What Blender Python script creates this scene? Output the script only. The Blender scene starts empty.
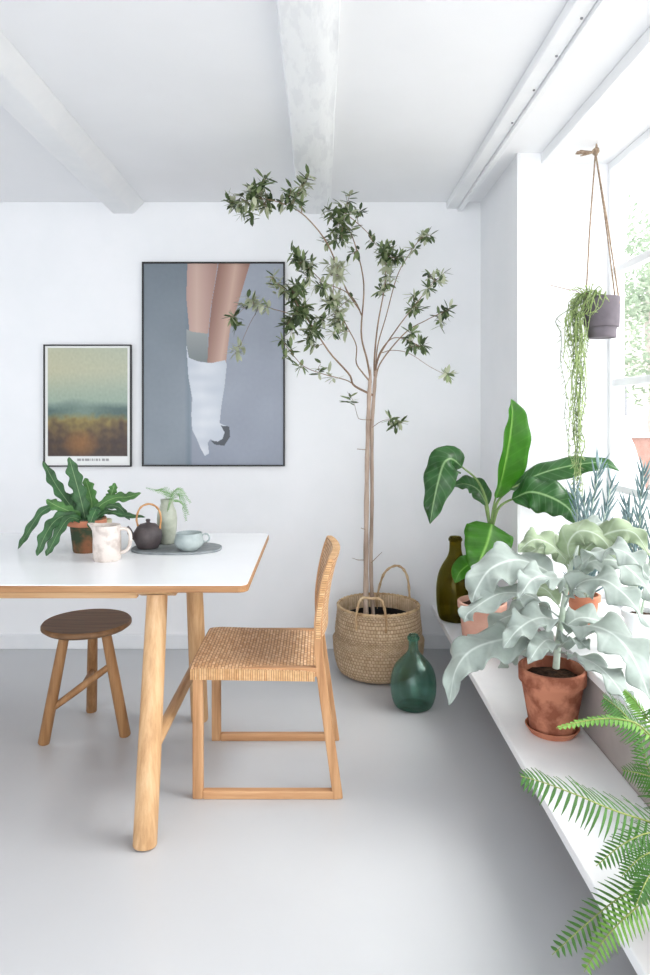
import bpy, math, random
from mathutils import Vector, Matrix, noise as mnoise

rng = random.Random(11)
scene = bpy.context.scene
COL = scene.collection
PI = math.pi

# ------------------------------------------------------------------ camera
F = 690.0                      # focal length in pixels of a 650x975 frame
CX, CY = 320.0, 412.0          # principal point
CAM_Z = 1.25
cam_data = bpy.data.cameras.new('camera')
cam = bpy.data.objects.new('camera', cam_data)
COL.objects.link(cam)
cam.location = (0, 0, CAM_Z)
cam.rotation_euler = (PI / 2, 0, 0)
cam_data.sensor_fit = 'AUTO'
cam_data.sensor_width = 36
cam_data.lens = F / 975 * 36
cam_data.shift_x = (325 - CX) / 975
cam_data.shift_y = -(487.5 - CY) / 975
cam_data.clip_start = 0.02
scene.camera = cam


def P(px, py, y):
    """A point of the room seen at (px, py) that stands at distance y."""
    return Vector(((px - CX) * y / F, y, CAM_Z - (py - CY) * y / F))


# ------------------------------------------------------------------ objects
def link(name, me, parent=None):
    o = bpy.data.objects.new(name, me)
    COL.objects.link(o)
    if parent is not None:
        o.parent = parent
    return o


def tag(o, label, cat, group=None):
    o['label'] = label
    o['category'] = cat
    if group:
        o['group'] = group
    return o


def thing(name, label, cat, loc=(0, 0, 0), rz=0, group=None):
    o = bpy.data.objects.new(name, None)
    COL.objects.link(o)
    o.empty_display_size = 0.05
    o.location = loc
    o.rotation_euler = (0, 0, rz)
    return tag(o, label, cat, group)


class MB:
    """Collects vertices and faces and links them as one mesh object."""

    def __init__(self):
        self.v, self.f, self.m, self.uv = [], [], [], []

    def vert(self, p):
        self.v.append((p[0], p[1], p[2]))
        return len(self.v) - 1

    def face(self, idx, mi=0, uv=None):
        self.f.append(tuple(idx))
        self.m.append(mi)
        self.uv.append(uv or [(0, 0)] * len(idx))

    def box(self, lo, hi, mi=0):
        x0, y0, z0 = lo
        x1, y1, z1 = hi
        b = [self.vert(p) for p in ((x0, y0, z0), (x1, y0, z0), (x1, y1, z0), (x0, y1, z0),
                                    (x0, y0, z1), (x1, y0, z1), (x1, y1, z1), (x0, y1, z1))]
        for q in ((0, 3, 2, 1), (4, 5, 6, 7), (0, 1, 5, 4), (1, 2, 6, 5), (2, 3, 7, 6), (3, 0, 4, 7)):
            self.face([b[i] for i in q], mi)
        return self

    def prism(self, pts, ax, a0, a1, mi=0):
        """2-D outline extruded along axis ax ('x','y','z') from a0 to a1."""
        def mk(p, a):
            if ax == 'y':
                return (p[0], a, p[1])
            if ax == 'x':
                return (a, p[0], p[1])
            return (p[0], p[1], a)
        n = len(pts)
        A = [self.vert(mk(p, a0)) for p in pts]
        B = [self.vert(mk(p, a1)) for p in pts]
        self.face(A[::-1], mi)
        self.face(B, mi)
        for i in range(n):
            j = (i + 1) % n
            self.face((A[i], A[j], B[j], B[i]), mi)
        return self

    def tube(self, pts, radii, n=8, mi=0, caps=True):
        pts = [Vector(p) for p in pts]
        if not hasattr(radii, '__len__'):
            radii = [radii] * len(pts)
        t0 = (pts[1] - pts[0]).normalized()
        up = Vector((0, 0, 1)) if abs(t0.z) < 0.9 else Vector((1, 0, 0))
        nrm = t0.cross(up).normalized()
        rings = []
        ln = 0
        for i, p in enumerate(pts):
            a = pts[max(i - 1, 0)]
            b = pts[min(i + 1, len(pts) - 1)]
            t = (b - a)
            t = t.normalized() if t.length > 1e-9 else t0
            nrm = (nrm - t * nrm.dot(t))
            nrm = nrm.normalized() if nrm.length > 1e-6 else t.orthogonal().normalized()
            bn = t.cross(nrm)
            if i:
                ln += (p - pts[i - 1]).length
            r = radii[i]
            rings.append(([self.vert(p + (nrm * math.cos(2 * PI * k / n) + bn * math.sin(2 * PI * k / n)) * r)
                           for k in range(n)], ln))
        for (A, la), (B, lb) in zip(rings, rings[1:]):
            for k in range(n):
                j = (k + 1) % n
                self.face((A[k], A[j], B[j], B[k]), mi,
                          [(k / n, la), ((k + 1) / n, la), ((k + 1) / n, lb), (k / n, lb)])
        if caps:
            self.face(rings[0][0][::-1], mi)
            self.face(rings[-1][0], mi)
        return self

    def lathe(self, prof, c=(0, 0, 0), n=48, mi=0, closed=False, fn=None):
        """prof: (r, z) list; fn(theta, i, r, z) may return a changed (r, z)."""
        rings = []
        for i, (r, z) in enumerate(prof):
            if r < 1e-6 and fn is None:
                rings.append([self.vert((c[0], c[1], c[2] + z))])
                continue
            ring = []
            for k in range(n):
                th = 2 * PI * k / n
                rr, zz = fn(th, i, r, z) if fn else (r, z)
                ring.append(self.vert((c[0] + rr * math.cos(th), c[1] + rr * math.sin(th), c[2] + zz)))
            rings.append(ring)
        np_ = len(prof)
        rng_ = range(np_) if closed else range(np_ - 1)
        for i in rng_:
            A, B = rings[i], rings[(i + 1) % np_]
            if len(A) == 1 and len(B) == 1:
                continue
            for k in range(n):
                j = (k + 1) % n
                u0, u1 = k / n, (k + 1) / n
                if len(A) == 1:
                    self.face((A[0], B[j], B[k]), mi, [(u0, i), (u1, i + 1), (u0, i + 1)])
                elif len(B) == 1:
                    self.face((A[k], A[j], B[0]), mi, [(u0, i), (u1, i), (u0, i + 1)])
                else:
                    self.face((A[k], A[j], B[j], B[k]), mi, [(u0, i), (u1, i), (u1, i + 1), (u0, i + 1)])
        return self

    def build(self, name, mats, parent=None, smooth=None, bevel=0, origin=None, solid=0, sub=0, bseg=2):
        me = bpy.data.meshes.new(name)
        vs = self.v
        if origin is not None:
            vs = [(x - origin[0], y - origin[1], z - origin[2]) for x, y, z in vs]
        me.from_pydata(vs, [], self.f)
        if not isinstance(mats, (list, tuple)):
            mats = [mats]
        for m in mats:
            me.materials.append(m)
        me.polygons.foreach_set('material_index', self.m)
        ul = me.uv_layers.new(name='UVMap')
        flat = []
        for q in self.uv:
            for a in q:
                flat.extend(a)
        ul.data.foreach_set('uv', flat)
        me.update()
        if smooth is not None:
            me.shade_smooth()
            if smooth < 180:
                me.set_sharp_from_angle(angle=math.radians(smooth))
        o = link(name, me, parent)
        if origin is not None:
            o.location = origin
        if bevel:
            b = o.modifiers.new('bevel', 'BEVEL')
            b.width = bevel
            b.segments = bseg
            b.limit_method = 'ANGLE'
            b.angle_limit = math.radians(40)
        if solid:
            s = o.modifiers.new('solid', 'SOLIDIFY')
            s.thickness = solid
            s.offset = 0
        if sub:
            s = o.modifiers.new('sub', 'SUBSURF')
            s.levels = s.render_levels = sub
        return o


def spline(pts, n):
    """Catmull-Rom through pts, n samples."""
    pts = [Vector(p) for p in pts]
    if len(pts) == 2:
        return [pts[0].lerp(pts[1], i / (n - 1)) for i in range(n)]
    q = [pts[0] * 2 - pts[1]] + pts + [pts[-1] * 2 - pts[-2]]
    seg = len(pts) - 1
    out = []
    for i in range(n):
        t = i / (n - 1) * seg
        k = min(int(t), seg - 1)
        u = t - k
        a, b, c, d = q[k:k + 4]
        out.append(0.5 * ((2 * b) + (c - a) * u + (2 * a - 5 * b + 4 * c - d) * u * u + (3 * b - a - 3 * c + d) * u ** 3))
    return out


def leaf(mb, pts, width, hint=(0, -0.5, 0.8), fold=0.25, shape='ovate', wave=0.0, waves=3.0, nu=22, nv=8,
         mi=0, droop=0.0, seed=0.0, a=1.0, stalk=0.0, lobe=0.0, tooth=0.0):
    """A blade along a 3-D path. uv: u along (0..1), v across (-1..1 stored as 0..1)."""
    path = spline(pts, nu)
    hint = Vector(hint).normalized()
    rows = []
    prev = None
    for i, p in enumerate(path):
        t = i / (nu - 1)
        d = (path[min(i + 1, nu - 1)] - path[max(i - 1, 0)]).normalized()
        side = d.cross(hint)
        if side.length < 0.15:
            side = prev if prev is not None else d.orthogonal()
        side = side.normalized()
        if prev is not None:
            side = (side * 0.6 + prev * 0.4)
            side = (side - d * side.dot(d)).normalized()
        prev = side
        up = side.cross(d).normalized()
        tt = max(0.0, (t - stalk) / (1 - stalk))
        if shape == 'ovate':
            w = math.sin(PI * tt ** 0.75) ** 0.8 if 0 < tt < 1 else 0
        elif shape == 'broad':
            w = (math.sin(PI * min(1, tt) ** 0.55) ** 0.62) if 0 < tt < 1 else 0
        elif shape == 'strap':
            w = min(1, tt * 5) ** 0.6 * min(1, (1 - tt) * 4) ** 0.6
        else:
            w = (1 - tt) ** 0.7 * min(1, tt * 8)
        w = max(w, 0.05 if t < 0.97 else 0.01) * width / 2
        row = []
        for j in range(nv + 1):
            s = j / nv * 2 - 1
            edge = abs(s)
            wob = wave * math.sin(waves * 2 * PI * t + (0 if s > 0 else 1.9) + seed) * edge ** 1.6 * min(1, w / (width * 0.2 + 1e-9))
            ww = w * (1 + lobe * math.sin(t * 31 + seed + (0 if s > 0 else 2)) * edge)
            if tooth:
                fr_ = (t * 5.5 + seed * .37 + (0 if s > 0 else .43)) % 1.0
                ww *= 1 + tooth * (fr_ - .6) * edge ** 2 * (1 if fr_ < .85 else (1 - fr_) / .15)
            q = p + side * (s * ww) + up * (fold * w * edge - droop * w * s * s * 1.0 + wob)
            row.append((mb.vert(q), (t, j / nv)))
        rows.append(row)
    for A, B in zip(rows, rows[1:]):
        for j in range(nv):
            mb.face((A[j][0], A[j + 1][0], B[j + 1][0], B[j][0]), mi, [A[j][1], A[j + 1][1], B[j + 1][1], B[j][1]])


# ------------------------------------------------------------------ materials
def lin(c):
    return tuple(((x / 255) / 12.92 if x / 255 <= 0.04045 else ((x / 255 + 0.055) / 1.055) ** 2.4) for x in c[:3])


class NT:
    def __init__(self, name):
        self.mat = bpy.data.materials.new(name)
        self.mat.use_nodes = True
        self.t = self.mat.node_tree
        self.t.nodes.clear()
        self.out = self.n('ShaderNodeOutputMaterial')

    def n(self, typ, **kw):
        nd = self.t.nodes.new(typ)
        for k, v in kw.items():
            setattr(nd, k, v)
        return nd

    def l(self, a, b):
        self.t.links.new(a, b)

    def coords(self, kind='Object', scale=(1, 1, 1)):
        tc = self.n('ShaderNodeTexCoord')
        mp = self.n('ShaderNodeMapping')
        mp.inputs['Scale'].default_value = scale
        self.l(tc.outputs[kind], mp.inputs['Vector'])
        return mp.outputs['Vector']

    def noise(self, vec, scale, detail=4, rough=0.6):
        nz = self.n('ShaderNodeTexNoise')
        nz.inputs['Scale'].default_value = scale
        nz.inputs['Detail'].default_value = detail
        nz.inputs['Roughness'].default_value = rough
        if vec is not None:
            self.l(vec, nz.inputs['Vector'])
        return nz.outputs['Fac']

    def ramp(self, fac, stops):
        r = self.n('ShaderNodeValToRGB')
        e = r.color_ramp.elements
        while len(e) < len(stops):
            e.new(0.5)
        for el, (p, c) in zip(e, stops):
            el.position = p
            el.color = (*lin(c), 1)
        self.l(fac, r.inputs['Fac'])
        return r.outputs['Color']

    def bump(self, h, strength=0.3, dist=0.002):
        b = self.n('ShaderNodeBump')
        b.inputs['Strength'].default_value = strength
        b.inputs['Distance'].default_value = dist
        self.l(h, b.inputs['Height'])
        return b.outputs['Normal']

    def bsdf(self, color, rough=0.6, normal=None, spec=0.5, trans=0.0, metal=0, tcol=None, sheen=0):
        p = self.n('ShaderNodeBsdfPrincipled')
        if hasattr(color, 'is_linked') or hasattr(color, 'links'):
            self.l(color, p.inputs['Base Color'])
        else:
            p.inputs['Base Color'].default_value = (*lin(color), 1)
        p.inputs['Roughness'].default_value = rough
        p.inputs['Specular IOR Level'].default_value = spec
        p.inputs['Metallic'].default_value = metal
        if sheen:
            p.inputs['Sheen Weight'].default_value = sheen
        if normal is not None:
            self.l(normal, p.inputs['Normal'])
        s = p.outputs['BSDF']
        if trans:
            tr = self.n('ShaderNodeBsdfTranslucent')
            if tcol is not None:
                tr.inputs['Color'].default_value = (*lin(tcol), 1)
            elif hasattr(color, 'links'):
                self.l(color, tr.inputs['Color'])
            else:
                tr.inputs['Color'].default_value = (*lin(color), 1)
            mx = self.n('ShaderNodeMixShader')
            mx.inputs['Fac'].default_value = trans
            self.l(s, mx.inputs[1])
            self.l(tr.outputs['BSDF'], mx.inputs[2])
            s = mx.outputs['Shader']
        self.l(s, self.out.inputs['Surface'])
        return self.mat


def m_noise(name, c1, c2, scale=8, stretch=(1, 1, 1), rough=0.6, bump=0.0, dist=0.002, lo=0.35, hi=0.65, spec=0.5,
            trans=0.0, tcol=None, detail=4, kind='Object', sheen=0):
    t = NT(name)
    v = t.coords(kind, stretch)
    f = t.noise(v, scale, detail)
    c = t.ramp(f, [(lo, c1), (hi, c2)])
    nr = t.bump(f, bump, dist) if bump else None
    return t.bsdf(c, rough, nr, spec, trans, tcol=tcol, sheen=sheen)


def m_wood(name, dark, mid, light, axis='x', rough=0.5, scale=1.0):
    t = NT(name)
    st = {'x': (1.2, 22, 22), 'y': (22, 1.2, 22), 'z': (22, 22, 1.2)}[axis]
    v = t.coords('Object', tuple(s * scale for s in st))
    f = t.noise(v, 2.2, 6, 0.65)
    f2 = t.noise(t.coords('Object', tuple(s * scale * 4 for s in st)), 3.0, 3, 0.6)
    c = t.ramp(f, [(0.28, dark), (0.5, mid), (0.72, light)])
    return t.bsdf(c, rough, t.bump(f2, 0.15, 0.001), 0.4)


M = {}
M['wall'] = m_noise('white_plaster', (238, 240, 242), (242, 243, 245), 3, rough=0.85, bump=0.05, dist=0.004, spec=0.2)
M['ceiling'] = m_noise('white_ceiling_paint', (240, 241, 243), (243, 244, 246), 2, rough=0.9, bump=0.04, dist=0.004, spec=0.2)
M['parapet'] = m_noise('parapet_shade_grey', (158, 150, 146), (168, 160, 156), 5, rough=0.8, bump=0.05, spec=0.2)  # shade put into the parapet's colour, greyed to darken the area under the bench
M['paint'] = m_noise('white_gloss_paint', (234, 236, 238), (240, 241, 242), 5, rough=0.45, bump=0.03, spec=0.4)
M['beam'] = m_noise('chipped_white_beam_paint', (233, 235, 237), (240, 242, 243), 9, (3, 0.7, 3), rough=0.6, bump=0.6, dist=0.008, spec=0.3, lo=0.42, hi=0.5)
M['skirting'] = m_noise('white_skirting_paint', (228, 231, 234), (234, 236, 238), 5, rough=0.5, spec=0.3)


def floor_mat():
    t = NT('pale_grey_floor')
    v = t.coords('Object')
    f = t.noise(v, 0.9, 5)
    c = t.ramp(f, [(0.3, (184, 186, 189)), (0.7, (191, 193, 195))])
    f2 = t.noise(v, 14, 3)
    p = t.bsdf(c, 0.33, t.bump(f2, 0.03, 0.004), 0.45)
    return p


M['floor'] = floor_mat()
M['oak_x'] = m_wood('oak_lengthwise', (172, 130, 88), (200, 160, 115), (217, 182, 140), 'x')
M['oak_y'] = m_wood('oak_crosswise', (172, 130, 88), (200, 160, 115), (217, 182, 140), 'y')
M['oak_z'] = m_wood('oak_upright', (174, 132, 90), (201, 161, 117), (218, 183, 142), 'z')
M['ply'] = m_wood('oiled_edge', (140, 98, 62), (165, 122, 82), (188, 146, 102), 'x')
M['laminate'] = m_noise('white_laminate', (238, 239, 240), (242, 243, 244), 4, rough=0.28, spec=0.5)
M['chair_x'] = m_wood('chair_oak_rail', (158, 112, 74), (190, 143, 101), (208, 166, 124), 'x')
M['chair_z'] = m_wood('chair_oak_post', (158, 112, 74), (192, 146, 103), (210, 168, 126), 'z')
M['stool_seat'] = m_wood('walnut_brown_seat', (98, 70, 44), (124, 91, 60), (144, 109, 74), 'x', 0.55)
M['stool_leg'] = m_wood('brown_oak_leg', (126, 90, 56), (154, 113, 73), (172, 132, 90), 'z', 0.55)


def m_weave(name, dark, mid, light, su, sv, uvs=(1, 1, 1), rough=.55):
    """Interlaced cane: brick pattern over (u, v) in metres."""
    t = NT(name)
    v = t.coords('UV', uvs)
    br = t.n('ShaderNodeTexBrick')
    br.offset = 0.5
    br.inputs['Scale'].default_value = 1.0
    br.inputs['Brick Width'].default_value = su
    br.inputs['Row Height'].default_value = sv
    br.inputs['Mortar Size'].default_value = sv * 0.16
    br.inputs['Mortar Smooth'].default_value = 0.9
    br.inputs['Color1'].default_value = (*lin(mid), 1)
    br.inputs['Color2'].default_value = (*lin(light), 1)
    br.inputs['Mortar'].default_value = (*lin(dark), 1)
    t.l(v, br.inputs['Vector'])
    inv = t.n('ShaderNodeMath', operation='SUBTRACT')
    inv.inputs[0].default_value = 1
    t.l(br.outputs['Fac'], inv.inputs[1])
    nz = t.noise(t.coords('Object'), 60, 3)
    mix = t.n('ShaderNodeMixRGB', blend_type='MULTIPLY')
    mix.inputs['Fac'].default_value = 0.5
    t.l(br.outputs['Color'], mix.inputs[1])
    t.l(t.ramp(nz, [(0.3, (205, 190, 170)), (0.6, (255, 255, 255))]), mix.inputs[2])
    return t.bsdf(mix.outputs['Color'], rough, t.bump(inv.outputs[0], 0.9, 0.004), 0.3)


M['cane'] = m_weave('woven_cane', (150, 104, 66), (212, 166, 122), (236, 200, 160), 0.024, 0.011)
M['cane_wrap'] = m_weave('wrapped_cane', (160, 114, 70), (210, 164, 116), (230, 192, 146), 0.5, 0.0075)


def basket_mat():
    t = NT('seagrass_weave')
    v = t.coords('Object')
    f = t.noise(v, 30, 4)
    g = t.noise(v, 5, 3)
    c = t.ramp(f, [(0.3, (160, 130, 98)), (0.5, (200, 174, 140)), (0.7, (222, 200, 168))])
    c2 = t.ramp(g, [(0.35, (225, 215, 200)), (0.65, (255, 252, 246))])
    mx = t.n('ShaderNodeMixRGB', blend_type='MULTIPLY')
    mx.inputs['Fac'].default_value = 0.7
    t.l(c, mx.inputs[1])
    t.l(c2, mx.inputs[2])
    return t.bsdf(mx.outputs['Color'], 0.85, t.bump(f, 0.4, 0.003), 0.2)


M['basket'] = basket_mat()
M['basket_weave'] = m_weave('seagrass_basket_weave', (166, 138, 106), (204, 178, 146), (222, 198, 168), 1.0, 1.0, (84, .27, 1), .85)
M['soil'] = m_noise('dark_soil', (34, 24, 18), (74, 55, 42), 60, rough=0.95, bump=1.0, dist=0.01, spec=0.1)
M['terracotta'] = m_noise('terracotta', (178, 112, 86), (200, 136, 108), 9, rough=0.8, bump=0.1, spec=0.2)
M['terracotta_old'] = m_noise('stained_terracotta', (140, 84, 64), (186, 124, 98), 13, rough=0.85, bump=0.15, spec=0.2, lo=0.42, hi=0.58)
M['terracotta_moss'] = m_noise('mossy_terracotta', (62, 74, 56), (136, 92, 66), 11, rough=0.85, bump=0.2, spec=0.2, lo=0.45, hi=0.62)
M['terracotta_pink'] = m_noise('pale_terracotta', (206, 158, 140), (222, 178, 160), 8, rough=0.8, bump=0.1, spec=0.2)
M['black'] = m_noise('black_frame', (9, 9, 10), (13, 13, 14), 20, rough=0.4)
M['bark'] = m_noise('olive_bark', (146, 126, 112), (196, 176, 160), 16, (1, 1, 0.25), rough=0.9, bump=0.5, dist=0.003, spec=0.15)
M['twig'] = m_noise('thin_twig', (120, 98, 82), (158, 134, 112), 20, rough=0.9, spec=0.15)
M['olive_dark'] = m_noise('olive_leaf_top', (54, 70, 44), (94, 112, 70), 12, rough=0.5, trans=0.15, spec=0.35)
M['olive_mid'] = m_noise('olive_leaf_mid', (104, 122, 80), (146, 160, 116), 12, rough=0.55, trans=0.2, spec=0.3)
M['olive_pale'] = m_noise('olive_leaf_underside', (160, 168, 138), (198, 202, 176), 12, rough=0.7, trans=0.25, spec=0.2)


def m_leaf(name, base, vein, rough=0.4, trans=0.3, tcol=None, nv=9, vs=0.25, spec=0.45, mottled=0.3, sheen=0, slope=0.25):
    """Leaf with midrib and side veins drawn from its own uv (u along, v across)."""
    t = NT(name)
    tc = t.n('ShaderNodeTexCoord')
    sx = t.n('ShaderNodeSeparateXYZ')
    t.l(tc.outputs['UV'], sx.inputs[0])

    def math_(op, a, b=None):
        n = t.n('ShaderNodeMath', operation=op)
        for i, x in enumerate((a, b)):
            if x is None:
                continue
            if isinstance(x, (int, float)):
                n.inputs[i].default_value = x
            else:
                t.l(x, n.inputs[i])
        return n.outputs[0]
    v = math_('ABSOLUTE', math_('SUBTRACT', sx.outputs['Y'], 0.5))          # 0 at the midrib, .5 at the edge
    mid = math_('SUBTRACT', 1.0, math_('MULTIPLY', v, 22.0))
    mid = math_('MAXIMUM', mid, 0.0)
    ph = math_('SUBTRACT', sx.outputs['X'], math_('MULTIPLY', v, slope))
    sn = math_('SINE', math_('MULTIPLY', ph, nv * 2 * PI))
    side = math_('MULTIPLY', math_('MAXIMUM', math_('SUBTRACT', sn, 0.8), 0.0), 3.0)
    vf = math_('MINIMUM', math_('ADD', mid, math_('MULTIPLY', side, vs)), 1.0)
    nz = t.noise(t.coords('Object'), 22, 4)
    c0 = t.ramp(nz, [(0.3, tuple(int(x * (1 - mottled)) for x in base)), (0.65, base)])
    mx = t.n('ShaderNodeMixRGB')
    t.l(vf, mx.inputs['Fac'])
    t.l(c0, mx.inputs[1])
    mx.inputs[2].default_value = (*lin(vein), 1)
    return t.bsdf(mx.outputs['Color'], rough, t.bump(vf, 0.3, 0.002), spec, trans, tcol=tcol, sheen=sheen)


M['banana'] = m_leaf('broad_green_leaf', (54, 100, 52), (150, 184, 128), 0.3, 0.25, (110, 180, 50), nv=12, vs=0.3)
M['banana_new'] = m_leaf('fresh_green_leaf', (72, 132, 42), (156, 204, 100), 0.32, 0.45, (130, 205, 40), nv=12, vs=0.2)
M['petiole'] = m_noise('green_stalk', (104, 132, 74), (140, 164, 104), 14, rough=0.5, spec=0.3)
M['felt'] = m_leaf('felted_silver_leaf', (166, 177, 171), (206, 214, 209), 0.85, 0.18, (190, 215, 170), nv=5, vs=0.35, spec=0.15, mottled=0.12, sheen=0.3)
M['felt_green'] = m_leaf('felted_green_leaf', (164, 180, 150), (204, 214, 198), 0.8, 0.22, (180, 205, 150), nv=5, vs=0.3, spec=0.15, mottled=0.15, sheen=0.2)
M['felt_stem'] = m_noise('felted_stem', (176, 192, 172), (205, 216, 204), 20, rough=0.9, spec=0.1)
M['senecio'] = m_noise('blue_grey_needles', (96, 122, 124), (146, 168, 170), 14, rough=0.6, trans=0.08, spec=0.25)
M['cactus'] = m_leaf('leaf_cactus', (66, 110, 66), (128, 158, 110), 0.45, 0.12, nv=9, vs=0.15, spec=0.35, mottled=0.35)
M['cactus_light'] = m_leaf('young_leaf_cactus', (84, 134, 68), (140, 174, 110), 0.45, 0.15, nv=7, vs=0.15, spec=0.35)
M['fern'] = m_noise('fern_green', (32, 72, 30), (64, 108, 48), 9, rough=0.5, trans=0.18, tcol=(130, 190, 60), spec=0.3)
M['fern_light'] = m_noise('fern_yellow_green', (76, 122, 46), (116, 158, 76), 9, rough=0.5, trans=0.18, tcol=(150, 200, 70), spec=0.3)
M['rachis'] = m_noise('fern_rachis', (104, 116, 58), (140, 150, 84), 20, rough=0.6, spec=0.2)
M['trail_light'] = m_noise('trailing_light_green', (140, 164, 98), (182, 200, 140), 25, rough=0.55, trans=0.2, spec=0.3)
M['trail_dark'] = m_noise('trailing_dark_green', (84, 100, 68), (128, 146, 98), 25, rough=0.55, trans=0.1, spec=0.3)
M['asparagus'] = m_noise('feathery_sprig', (112, 160, 96), (160, 198, 138), 20, rough=0.6, trans=0.25, spec=0.2)
M['planter'] = m_noise('matt_grey_ceramic', (98, 92, 98), (112, 106, 112), 14, rough=0.75, bump=0.08, spec=0.25)
M['twine'] = m_noise('brown_twine', (128, 108, 90), (178, 160, 140), 120, rough=0.9, bump=0.5, dist=0.002, spec=0.1)
M['jug'] = m_noise('speckled_cream_ceramic', (190, 178, 170), (216, 206, 198), 26, rough=0.45, bump=0.25, dist=0.004, spec=0.45, lo=0.4, hi=0.55)
M['teapot'] = m_noise('dark_iron_glaze', (60, 54, 56), (82, 74, 74), 30, rough=0.5, bump=0.1, spec=0.4)
M['rattan'] = m_noise('honey_rattan', (160, 108, 62), (206, 158, 104), 50, rough=0.6, bump=0.2)
M['celadon'] = m_noise('celadon_glaze', (150, 156, 140), (186, 190, 174), 16, rough=0.3, bump=0.1, spec=0.5)
M['cup'] = m_noise('blue_grey_glaze', (142, 154, 154), (166, 176, 174), 18, rough=0.35, spec=0.5)
M['cream'] = m_noise('cream_glaze', (214, 208, 168), (228, 222, 188), 16, rough=0.4)
M['slate'] = m_noise('grey_slate', (118, 124, 126), (142, 147, 148), 22, rough=0.55, bump=0.15)
M['metal'] = m_noise('dull_screw', (120, 122, 126), (140, 142, 146), 30, rough=0.4)
M['brick'] = m_noise('outdoor_brick', (158, 118, 106), (176, 138, 126), 6, rough=0.9)
M['render'] = m_noise('outdoor_pale_render', (222, 214, 208), (232, 226, 220), 3, rough=0.9)
M['roof'] = m_noise('outdoor_roof_tile', (196, 184, 180), (206, 196, 192), 6, rough=0.9)
M['outdoor_leaf'] = m_noise('outdoor_leaves', (118, 138, 114), (164, 178, 156), 3, rough=0.8, trans=0.3)
M['outdoor_trunk'] = m_noise('outdoor_bark', (150, 140, 134), (170, 162, 156), 8, rough=0.9)
M['ground'] = m_noise('outdoor_paving', (158, 155, 150), (174, 170, 164), 4, rough=0.9)
M['cover'] = m_noise('white_canvas', (232, 232, 232), (240, 240, 240), 8, rough=0.8)


def glass_mat(name, col, rough=0.0, dens=None):
    t = NT(name)
    g = t.n('ShaderNodeBsdfGlass')
    g.inputs['Color'].default_value = (*lin(col), 1)
    g.inputs['Roughness'].default_value = rough
    g.inputs['IOR'].default_value = 1.45
    tr = t.n('ShaderNodeBsdfTransparent')
    tr.inputs['Color'].default_value = (*lin(col), 1)
    mx = t.n('ShaderNodeMixShader')
    mx.inputs['Fac'].default_value = 0.25
    t.l(g.outputs[0], mx.inputs[1])
    t.l(tr.outputs[0], mx.inputs[2])
    t.l(mx.outputs[0], t.out.inputs['Surface'])
    return t.mat


M['glass_green'] = glass_mat('sea_green_glass', (222, 241, 235))
M['glass_olive'] = glass_mat('olive_brown_glass', (206, 200, 146))


def pane_mat():
    t = NT('window_glass')
    tr = t.n('ShaderNodeBsdfTransparent')
    gl = t.n('ShaderNodeBsdfGlossy')
    gl.inputs['Roughness'].default_value = 0.02
    mx = t.n('ShaderNodeMixShader')
    mx.inputs['Fac'].default_value = 0.04
    t.l(tr.outputs[0], mx.inputs[1])
    t.l(gl.outputs[0], mx.inputs[2])
    t.l(mx.outputs[0], t.out.inputs['Surface'])
    return t.mat


M['pane'] = pane_mat()


def attr_mat(name):
    t = NT(name)
    a = t.n('ShaderNodeAttribute', attribute_name='print')
    return t.bsdf(a.outputs['Color'], 0.35, None, 0.4)


M['print'] = attr_mat('printed_paper')

# ------------------------------------------------------------------ the room
WALL_Y = 3.65       # back wall
RIGHT_X = 0.85      # pier and parapet face
WIN_X = 1.235       # window plane
PIER_Y = 2.96       # the near corner of the pier
H = 2.36
REAR_Y = -2.6
LEFT_X = -3.4
SILL = 0.45


def struct(o):
    o['kind'] = 'structure'
    return o


struct(MB().box((LEFT_X - .2, REAR_Y, -0.12), (1.3, WALL_Y + .2, 0)).build('floor', M['floor']))
struct(MB().box((LEFT_X - .2, REAR_Y, H), (1.3, WALL_Y + .2, H + 0.2)).build('ceiling', M['ceiling']))
struct(MB().box((LEFT_X - .2, WALL_Y, 0), (1.3, WALL_Y + 0.2, H)).build('wall_back', M['wall']))
struct(MB().box((LEFT_X - .2, REAR_Y, 0), (LEFT_X, WALL_Y, H)).build('wall_left', M['wall']))
struct(MB().box((RIGHT_X, PIER_Y, 0), (1.3, WALL_Y, H)).build('wall_right', M['wall']))                    # pier
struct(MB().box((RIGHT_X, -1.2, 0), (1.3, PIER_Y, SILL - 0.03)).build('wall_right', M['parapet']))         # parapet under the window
struct(MB().box((RIGHT_X, REAR_Y, 0), (1.3, -1.2, H)).build('wall_right', M['wall']))                      # next pier, behind the camera
# wall behind the camera with a wide unseen opening, added and sized to let in sky fill
OX0, OX1, OZ0, OZ1 = -3.2, 0.75, 0.12, 2.28
wb = MB()
wb.box((LEFT_X - .2, REAR_Y - .2, 0), (OX0, REAR_Y, H))
wb.box((OX1, REAR_Y - .2, 0), (1.3, REAR_Y, H))
wb.box((OX0, REAR_Y - .2, 0), (OX1, REAR_Y, OZ0))
wb.box((OX0, REAR_Y - .2, OZ1), (OX1, REAR_Y, H))
struct(wb.build('wall_front', M['wall']))
struct(MB().box((RIGHT_X - 0.012, -1.2, SILL - .03), (WIN_X + 0.05, PIER_Y, SILL)).build('trim_1', M['paint'], bevel=0.004))
struct(MB().box((LEFT_X, WALL_Y - 0.015, 0), (RIGHT_X, WALL_Y, 0.075)).build('baseboard_back', M['skirting'], bevel=0.004))

# ceiling beams
# left beam: slanted right side
struct(MB().prism([(-1.10, H), (-1.095, H - .062), (-0.985, H - .062), (-0.925, H)], 'y', REAR_Y, WALL_Y)
       .build('trim_2', M['paint'], bevel=0.008, bseg=3))
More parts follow.
